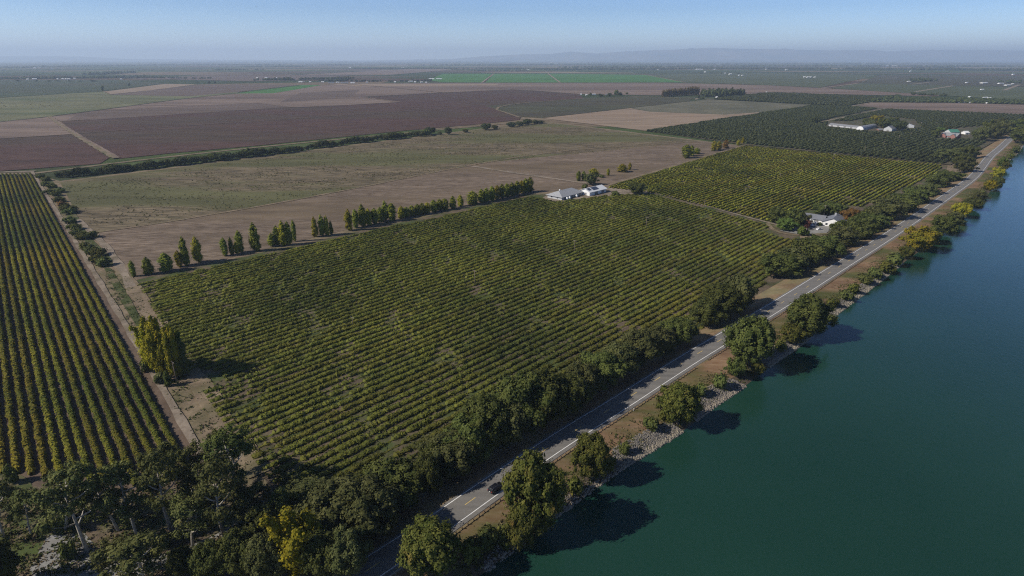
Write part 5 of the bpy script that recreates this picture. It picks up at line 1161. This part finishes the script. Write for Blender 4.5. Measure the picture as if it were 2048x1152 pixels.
# far farm buildings: (u, v, width px, tone, label)
WS = [([(1187, 190, 9, 'w'), (1162, 190, 3, 'w'), (1173, 191, 3, 'w'), (1212, 190.5, 4, 'r')], 'small %s farm shed beside the trees beyond the maroon field'), ([(863, 158.8, 11, 'w'), (878, 158.9, 11, 'w')], 'long low %s greenhouse at the corner of the bright green field'),
      ([(601, 164.5, 8, 'w'), (607, 165, 5, 'r'), (620, 165, 4, 'w'), (645, 165, 5, 'w'), (662, 166.3, 12, 'g'), (675, 166, 6, 'w'), (688, 166.5, 14, 'g'), (705, 166.5, 8, 'w'), (734, 165.8, 4, 'w'), (790, 165, 4, 'w'), (821, 164, 8, 'w'), (830, 165, 4, 'w'), (843, 165.5, 5, 'w'), (852, 166, 4, 'w')], '%s building of the farm row beyond the pinkish field'),
      ([(532, 156.5, 5, 'w'), (514, 157, 3, 'w'), (553, 157, 2, 'w')], '%s shed left above the dark far hedge'), ([(700, 135.7, 4, 'w'), (805, 136.3, 5, 'w'), (823, 136, 3, 'w')], 'tiny %s building among trees left of the green fields'),
      ([(69, 136.5, 5, 'w'), (79, 136.5, 3, 'w'), (104, 137.5, 2, 'w')], 'tiny %s building in the blue haze at far left'), ([(55, 159.5, 4, 'w'), (66, 158.8, 3, 'w'), (71, 159, 4, 'w'), (115, 159, 3, 'w'), (125, 159, 4, 'w'), (131, 159, 3, 'w'), (137, 159, 5, 'w'), (149, 158, 4, 'w'), (184, 155.5, 2, 'w'), (209, 148.5, 3, 'w'), (242, 159.5, 3, 'w')], '%s farm building in the left hamlet beyond the pasture'),
      ([(1097, 126.5, 6, 'w'), (1112, 127.4, 8, 'w'), (1010, 121.6, 4, 'w')], 'far %s hall below the hills near the centre'), ([(1045, 141.5, 4, 'w'), (1053, 141.5, 5, 'w'), (1057, 140, 3, 'w'), (993, 137, 3, 'w'), (1117, 136, 8, 't')], '%s building just above the bright green fields'),
      ([(1306, 127, 4, 'w'), (1332, 139.2, 3, 'w'), (1399, 139.4, 14, 'w'), (1430, 139.4, 4, 'w'), (1532, 139.4, 3, 'w'), (1573, 140.5, 5, 'w'), (1316, 140.4, 2, 'w')], '%s building on the front of the long far tree belt'), ([(1450, 147.8, 4, 'w'), (1461, 149.3, 6, 'w'), (1478, 151.8, 3, 'w'), (1485, 152, 3, 'w'), (1410, 145, 3, 'w')], '%s house of the small farm in the grey-green far fields'),
      ([(1609, 155.2, 4, 'w'), (1617, 155.4, 6, 'w'), (1622, 155.4, 4, 'w'), (1630, 155.6, 4, 'w')], '%s shed in the short row on the green far fields'), ([(1434, 195.6, 3, 'w'), (1456, 193, 6, 'w'), (1534, 185.8, 3, 'w'), (1394, 199.5, 4, 't')], '%s roof among the dark clump right of the brown poplars'),
      ([(1729, 128.5, 7, 'w'), (1761, 131.6, 10, 'w'), (1774, 132, 10, 'w'), (1790, 132, 11, 'w'), (1877, 121.8, 5, 'w')], '%s warehouse in the brown band under the right hills'), ([(1821, 143.4, 3, 'w'), (2027, 150, 5, 'w'), (1934, 166.4, 5, 'w'), (1970, 167, 14, 'w'), (2003, 168, 10, 'w'), (2017, 171.5, 12, 'w'), (2026, 169, 4, 'w'), (1965, 180.2, 6, 'w'), (1819, 164, 7, 'w')], '%s farm building scattered over the far right fields'),
      ([(1972, 196.5, 9, 'w'), (1980, 197.3, 6, 'w'), (1924, 206.4, 12, 'g'), (1933, 205.6, 6, 'w'), (1940, 206.8, 4, 'w'), (1977, 207.5, 7, 'w'), (1940, 195, 3, 'w')], '%s building beyond the brown strip at right')]
TN = {'w': ('white', W_WHITE, R_WHITE), 'r': ('red', W_RED, R_TIN), 'g': ('pale grey', W_GREY, R_TIN), 't': ('tan', DIRT, DIRT)}
for grp, lab in WS:
    for k, (u, v, wd, tn) in enumerate(sorted(grp)):
        x, y = g(u, v); sc = depth(x, y) / F_PX; L = wd * sc; nm, wl, rf_ = TN[tn]
        hh = max(2.6, min(6, 1.5 * sc)); Wd = max(6, min(16, L * .5))
        lb = lab % nm + (', %s from the left' % ordn(k + 1) if len(grp) > 1 else '')
        building('farm_building', (x, y + Wd / 2), R(-6 + (k * 37) % 25), L, Wd, hh, hh * .45, wl, rf_, lb, [('f', 0, min(3.5, L * .3), hh * .7, 0, 'door')])
x, y = g(1103, 127); o = tag(empty('silo', (x, y, 0)), 'tall pale silo between two far white halls', 'silo'); MB().tube([(0, 0, 0), (0, 0, 34)], [9, 9], 12).build('silo_body', W_WHITE, o, True); MB().tube([(0, 0, 34), (0, 0, 39)], [9, 1], 12).build('silo_top', R_TIN, o, True)

# ------------------------------------------------------------------ vehicles
def paint(name, c): m = plain(name, c, .25, vary=.03); return m
BLACKP = paint('black_paint', (0.012, 0.012, 0.014)); WHITEC = paint('white_paint', (0.75, 0.75, 0.74)); BLUEP = paint('dark_blue_paint', (0.015, 0.025, 0.07)); TYRE = plain('tyre_rubber', (0.02, 0.02, 0.02), .9); RIM = plain('wheel_rim', (0.35, 0.35, 0.36), .35, .8)
HEADL = plain('headlight_lens', (0.7, 0.7, 0.68), .15); TAILL = plain('tail_light_lens', (0.30, 0.02, 0.02), .3)
def make_car(loc, rz, body, label, suv=True):
    root = tag(empty('suv' if suv else 'parked_car', loc, rz), label, 'car')
    if suv: prof = [(-2.30, .42, .55), (-2.33, .80, .86), (-2.22, 1.08, .90), (-1.95, 1.55, .78), (-1.6, 1.66, .70), (.25, 1.66, .68), (1.05, 1.12, .84), (1.9, 1.0, .86), (2.25, .80, .80), (2.30, .45, .62)]
    else: prof = [(-2.25, .38, .55), (-2.28, .75, .84), (-2.15, .95, .86), (-1.6, 1.02, .82), (-1.1, 1.38, .66), (.15, 1.40, .65), (.95, 1.0, .82), (1.9, .88, .84), (2.22, .70, .78), (2.26, .42, .6)]
    n = len(prof); V = []
    for x, z, w_ in prof:                           # cross-sections from the sill up
        V += [(x, -.90 if abs(x) < 2.2 else -.78, .30), (x, -.93 if abs(x) < 2.2 else -.80, min(.82 if suv else .72, z)), (x, -w_ * .97, z - .03 if z > .5 else z), (x, -w_ * .8, z), (x, w_ * .8, z), (x, w_ * .97, z - .03 if z > .5 else z), (x, .93 if abs(x) < 2.2 else .80, min(.82 if suv else .72, z)), (x, .90 if abs(x) < 2.2 else .78, .30)]
    Q = [(i * 8 + j, (i + 1) * 8 + j, (i + 1) * 8 + j + 1, i * 8 + j + 1) for i in range(n - 1) for j in range(7)] + [(i * 8 + 7, (i + 1) * 8 + 7, (i + 1) * 8, i * 8) for i in range(n - 1)]
    Q += [(0, 1, 6, 7), (1, 2, 5, 6), (2, 3, 4, 5)]; b = (n - 1) * 8; Q += [(b, b + 7, b + 6, b + 1), (b + 1, b + 6, b + 5, b + 2), (b + 2, b + 5, b + 4, b + 3)]
    bo = MB().add(V, Q).build('body', body, root, True)
    bv = bo.modifiers.new('bevel', 'BEVEL'); bv.width = .05; bv.segments = 2; bv.limit_method = 'ANGLE'; bv.angle_limit = R(35)
    zt = 1.66 if suv else 1.40; zb = 1.10 if suv else .99
    for s_ in (-1, 1):                              # side glass
        y0, y1 = s_ * (.90 if suv else .86), s_ * (.73 if suv else .69); xr, xf = (-1.92, .98) if suv else (-1.5, .85)
        V = [(xr, y0, zb), (xf, y0, zb), (.28 if suv else .12, y1, zt - .07), (-1.7 if suv else -1.08, y1, zt - .07)]; V += [(x, y + s_ * .02, z) for x, y, z in V]
        MB().add(V, [(4, 5, 6, 7), (0, 1, 5, 4), (2, 3, 7, 6), (1, 2, 6, 5), (3, 0, 4, 7)]).build('side_window', GLASS, root)
    xw = (.32, 1.0, .66) if suv else (.2, .92, .62)
    MB().add([(xw[1], -.74, zb + .04), (xw[1], .74, zb + .04), (xw[0], xw[2], zt - .02), (xw[0], -xw[2], zt - .02), (xw[1] + .03, -.74, zb + .06), (xw[1] + .03, .74, zb + .06), (xw[0] + .03, xw[2], zt), (xw[0] + .03, -xw[2], zt)], [(4, 5, 6, 7), (0, 1, 5, 4), (2, 3, 7, 6), (1, 2, 6, 5), (3, 0, 4, 7)]).build('windscreen', GLASS, root)
    xb = (-2.20, -1.99) if suv else (-1.58, -1.14)
    MB().add([(xb[0], -.72, zb + .03), (xb[0], .72, zb + .03), (xb[1], .6, zt - .12), (xb[1], -.6, zt - .12), (xb[0] - .03, -.72, zb + .05), (xb[0] - .03, .72, zb + .05), (xb[1] - .03, .6, zt - .1), (xb[1] - .03, -.6, zt - .1)], [(7, 6, 5, 4), (0, 4, 5, 1), (2, 6, 7, 3), (1, 5, 6, 2), (3, 7, 4, 0)]).build('rear_window', GLASS, root)
    for x in (-1.42, 1.42):
        for s_ in (-1, 1):
            t = MB().tube([(x, s_ * .72, .35), (x, s_ * .96, .35)], [.35, .35], 16).build('wheel', TYRE, root, True); MB().tube([(x, s_ * .955, .35), (x, s_ * .975, .35)], [.21, .21], 12).build('rim', RIM, t)
    for s_ in (-1, 1):
        MB().box(2.2, 2.33, *sorted((s_ * .52, s_ * .76)), .62, .76).build('headlight', HEADL, root); MB().box(-2.37, -2.26, *sorted((s_ * .60, s_ * .80)), .80, 1.02).build('tail_light', TAILL, root)
        MB().box(.62, .80, *sorted((s_ * .92, s_ * 1.08)), 1.0, 1.14).build('mirror', body, root)
    MB().box(-2.38, -2.30, -.26, .26, .62, .76).build('number_plate', HEADL, root)
    if suv:
        for s_ in (-1, 1): MB().box(-1.6, .2, *sorted((s_ * .58, s_ * .62)), 1.67, 1.72).build('roof_rail', RIM, root)
    return root
q = s_of(1003, 981); p, nn = road_at(q - 1.0, 1.75); make_car((p[0], p[1], ROAD_Z - .03), math.atan2(nn[0], -nn[1]) , BLACKP, 'black estate car driving away on the road beside the guardrail')
for u, v, rz, m, lb in [(1638, 460, 25, WHITEC, 'white car parked lowest on the farmhouse drive'), (1626, 452.5, 20, WHITEC, 'white car parked nearest the farmhouse garage'), (1631, 447.5, 80, WHITEC, 'white vehicle tucked under the farmhouse wing'), (1606, 455.5, 15, BLUEP, 'dark blue car parked left of the red-leaved tree'), (1619, 459.5, 10, BLACKP, 'black car parked left of the lowest white car')]:
    x, y = g(u, v); make_car((x, y, .12), R(rz), m, lb, False)

# motor boat at the right edge
x, y = g(2051, 352); o = tag(empty('motor_boat', (x, y, WATER_Z), R(70)), 'small white motor boat on the water at the right edge', 'boat')
V = []
for xx, wd_, z0 in ((-3, .95, -.2), (-1, 1.15, -.25), (1.4, 1.0, -.2), (2.6, .5, 0), (3.3, .04, .35)): V += [(xx, -wd_, .75 + max(0, xx) * .08), (xx, -wd_ * .7, z0), (xx, wd_ * .7, z0), (xx, wd_, .75 + max(0, xx) * .08)]
MB().add(V, [(i * 4 + j, i * 4 + j + 1, (i + 1) * 4 + j + 1, (i + 1) * 4 + j) for i in range(4) for j in range(3)] + [(0, 3, 2, 1)] + [(i * 4 + 3, i * 4, (i + 1) * 4, (i + 1) * 4 + 3) for i in range(4)]).build('hull', WHITEC, o)
MB().box(-1.2, 1.0, -.75, .75, .74, 1.7).build('cabin', WHITEC, o); MB().box(-1.3, 1.2, -.8, .8, 1.705, 1.78).build('canopy', plain('faded_red_canvas', (.35, .16, .13)), o); MB().box(-3.3, -2.95, -.25, .25, .1, 1.1).build('outboard_motor', TYRE, o)

# cattle on the pasture
def cow_mesh():
    me = bpy.data.meshes.new('cow'); V = [(0, 0, 1.05), (.7, 0, 1.05), (1.15, 0, 1.15), (1.5, 0, 1.0), (1.8, 0, .75), (-.6, 0, 1.05), (-.85, 0, 1.0)]; E = [(0, 1), (1, 2), (2, 3), (3, 4), (0, 5), (5, 6)]
    Rr = [.40, .38, .26, .18, .10, .36, .22]
    for bx, b in ((.75, 1), (-.7, 5)):
        for s_ in (-1, 1):
            k = len(V); V += [(bx, s_ * .22, .75), (bx + (.03 if b == 1 else -.08), s_ * .22, .4), (bx, s_ * .22, .02)]; E += [(b, k), (k, k + 1), (k + 1, k + 2)]; Rr += [.13, .08, .07]
    k = len(V); V += [(-1.05, 0, .9), (-1.08, 0, .45)]; E += [(6, k), (k, k + 1)]; Rr += [.05, .04]
    me.from_pydata(V, E, []); o = bpy.data.objects.new('cow', me); COL.objects.link(o); md = o.modifiers.new('s', 'SKIN'); 
    if not me.skin_vertices: 
        import bmesh; bm = bmesh.new(); bm.from_mesh(me); bm.verts.layers.skin.verify(); bm.to_mesh(me); bm.free()
    for i, r in enumerate(Rr): me.skin_vertices[0].data[i].radius = (r, r)
    me.skin_vertices[0].data[0].use_root = True
    dg = bpy.context.evaluated_depsgraph_get(); nm = bpy.data.meshes.new_from_object(o.evaluated_get(dg)); bpy.data.objects.remove(o); nm.name = 'cow'; nm.materials.clear(); nm.materials.append(COWM); return nm
COWM = plain('dark_cow_hide', (0.035, 0.028, 0.024), .8)
cm = cow_mesh()
for i, (a, b) in enumerate([(15, 545), (22, 552), (45, 575), (100, 570), (165, 570), (235, 570), (255, 568), (280, 567), (315, 565), (365, 570), (415, 565), (428, 580), (440, 572), (452, 585), (465, 580), (490, 580), (520, 582), (512, 576), (390, 600), (405, 592), (462, 592), (60, 585), (322, 603), (18, 600)]):
    x, y = g(a / 5.12, 100 + b / 5.12); tag(link('cow', cm, None, (x, y, 1.0 * 0 + .6)), 'dark cow grazing in the distant scattered herd on the pasture', 'cow', 'cattle on the pasture').rotation_euler.z = i * 1.7
# bird
d = np.array([(512.5 - 1024), F_PX * CS + (576 - 14) * SN, -F_PX * SN + (576 - 14) * CS]); d /= np.linalg.norm(d); q = np.array([0, 0, CAM_H]) + d * 260
o = tag(empty('bird', tuple(q), .4), 'dark bird flying alone high in the left sky', 'bird'); BM = plain('dark_feathers', (.03, .03, .035), .8)
bd = MB().tube([(0, -.35, 0), (0, -.1, 0), (0, .15, .02), (0, .32, 0)], [.02, .08, .07, .02], 8).add([(-.08, -.5, 0), (.08, -.5, 0), (.03, -.25, .02), (-.03, -.25, .02)], [(0, 1, 2, 3)]).build('body', BM, o, True)
for s_ in (-1, 1): MB().add([(0, -.08, .03), (0, .12, .03), (s_ * .35, .1, .13), (s_ * .35, -.1, .13), (s_ * .72, -.02, .04), (0, -.08, .01), (0, .12, .01), (s_ * .35, .1, .11), (s_ * .35, -.1, .11)], [(0, 1, 2, 3), (5, 8, 7, 6)], [(3, 2, 4), (8, 4, 7)]).build('wing', BM, o)

# ------------------------------------------------------------------ the haze
HZ = 40000.0  # half width of the air box
hm = bpy.data.materials.new('haze_air'); hm.use_nodes = True; hn = hm.node_tree.nodes; hn.clear()
hv = hn.new('ShaderNodeVolumePrincipled'); ho = hn.new('ShaderNodeOutputMaterial'); hm.node_tree.links.new(hv.outputs[0], ho.inputs['Volume'])
hv.inputs['Color'].default_value = HAZE_COL + (1,); hv.inputs['Density'].default_value = HAZE_D; hv.inputs['Anisotropy'].default_value = 0.12
h = MB().box(-HZ, HZ, -2500, HZ, -3, 680).build('haze', hm); h['kind'] = 'stuff'
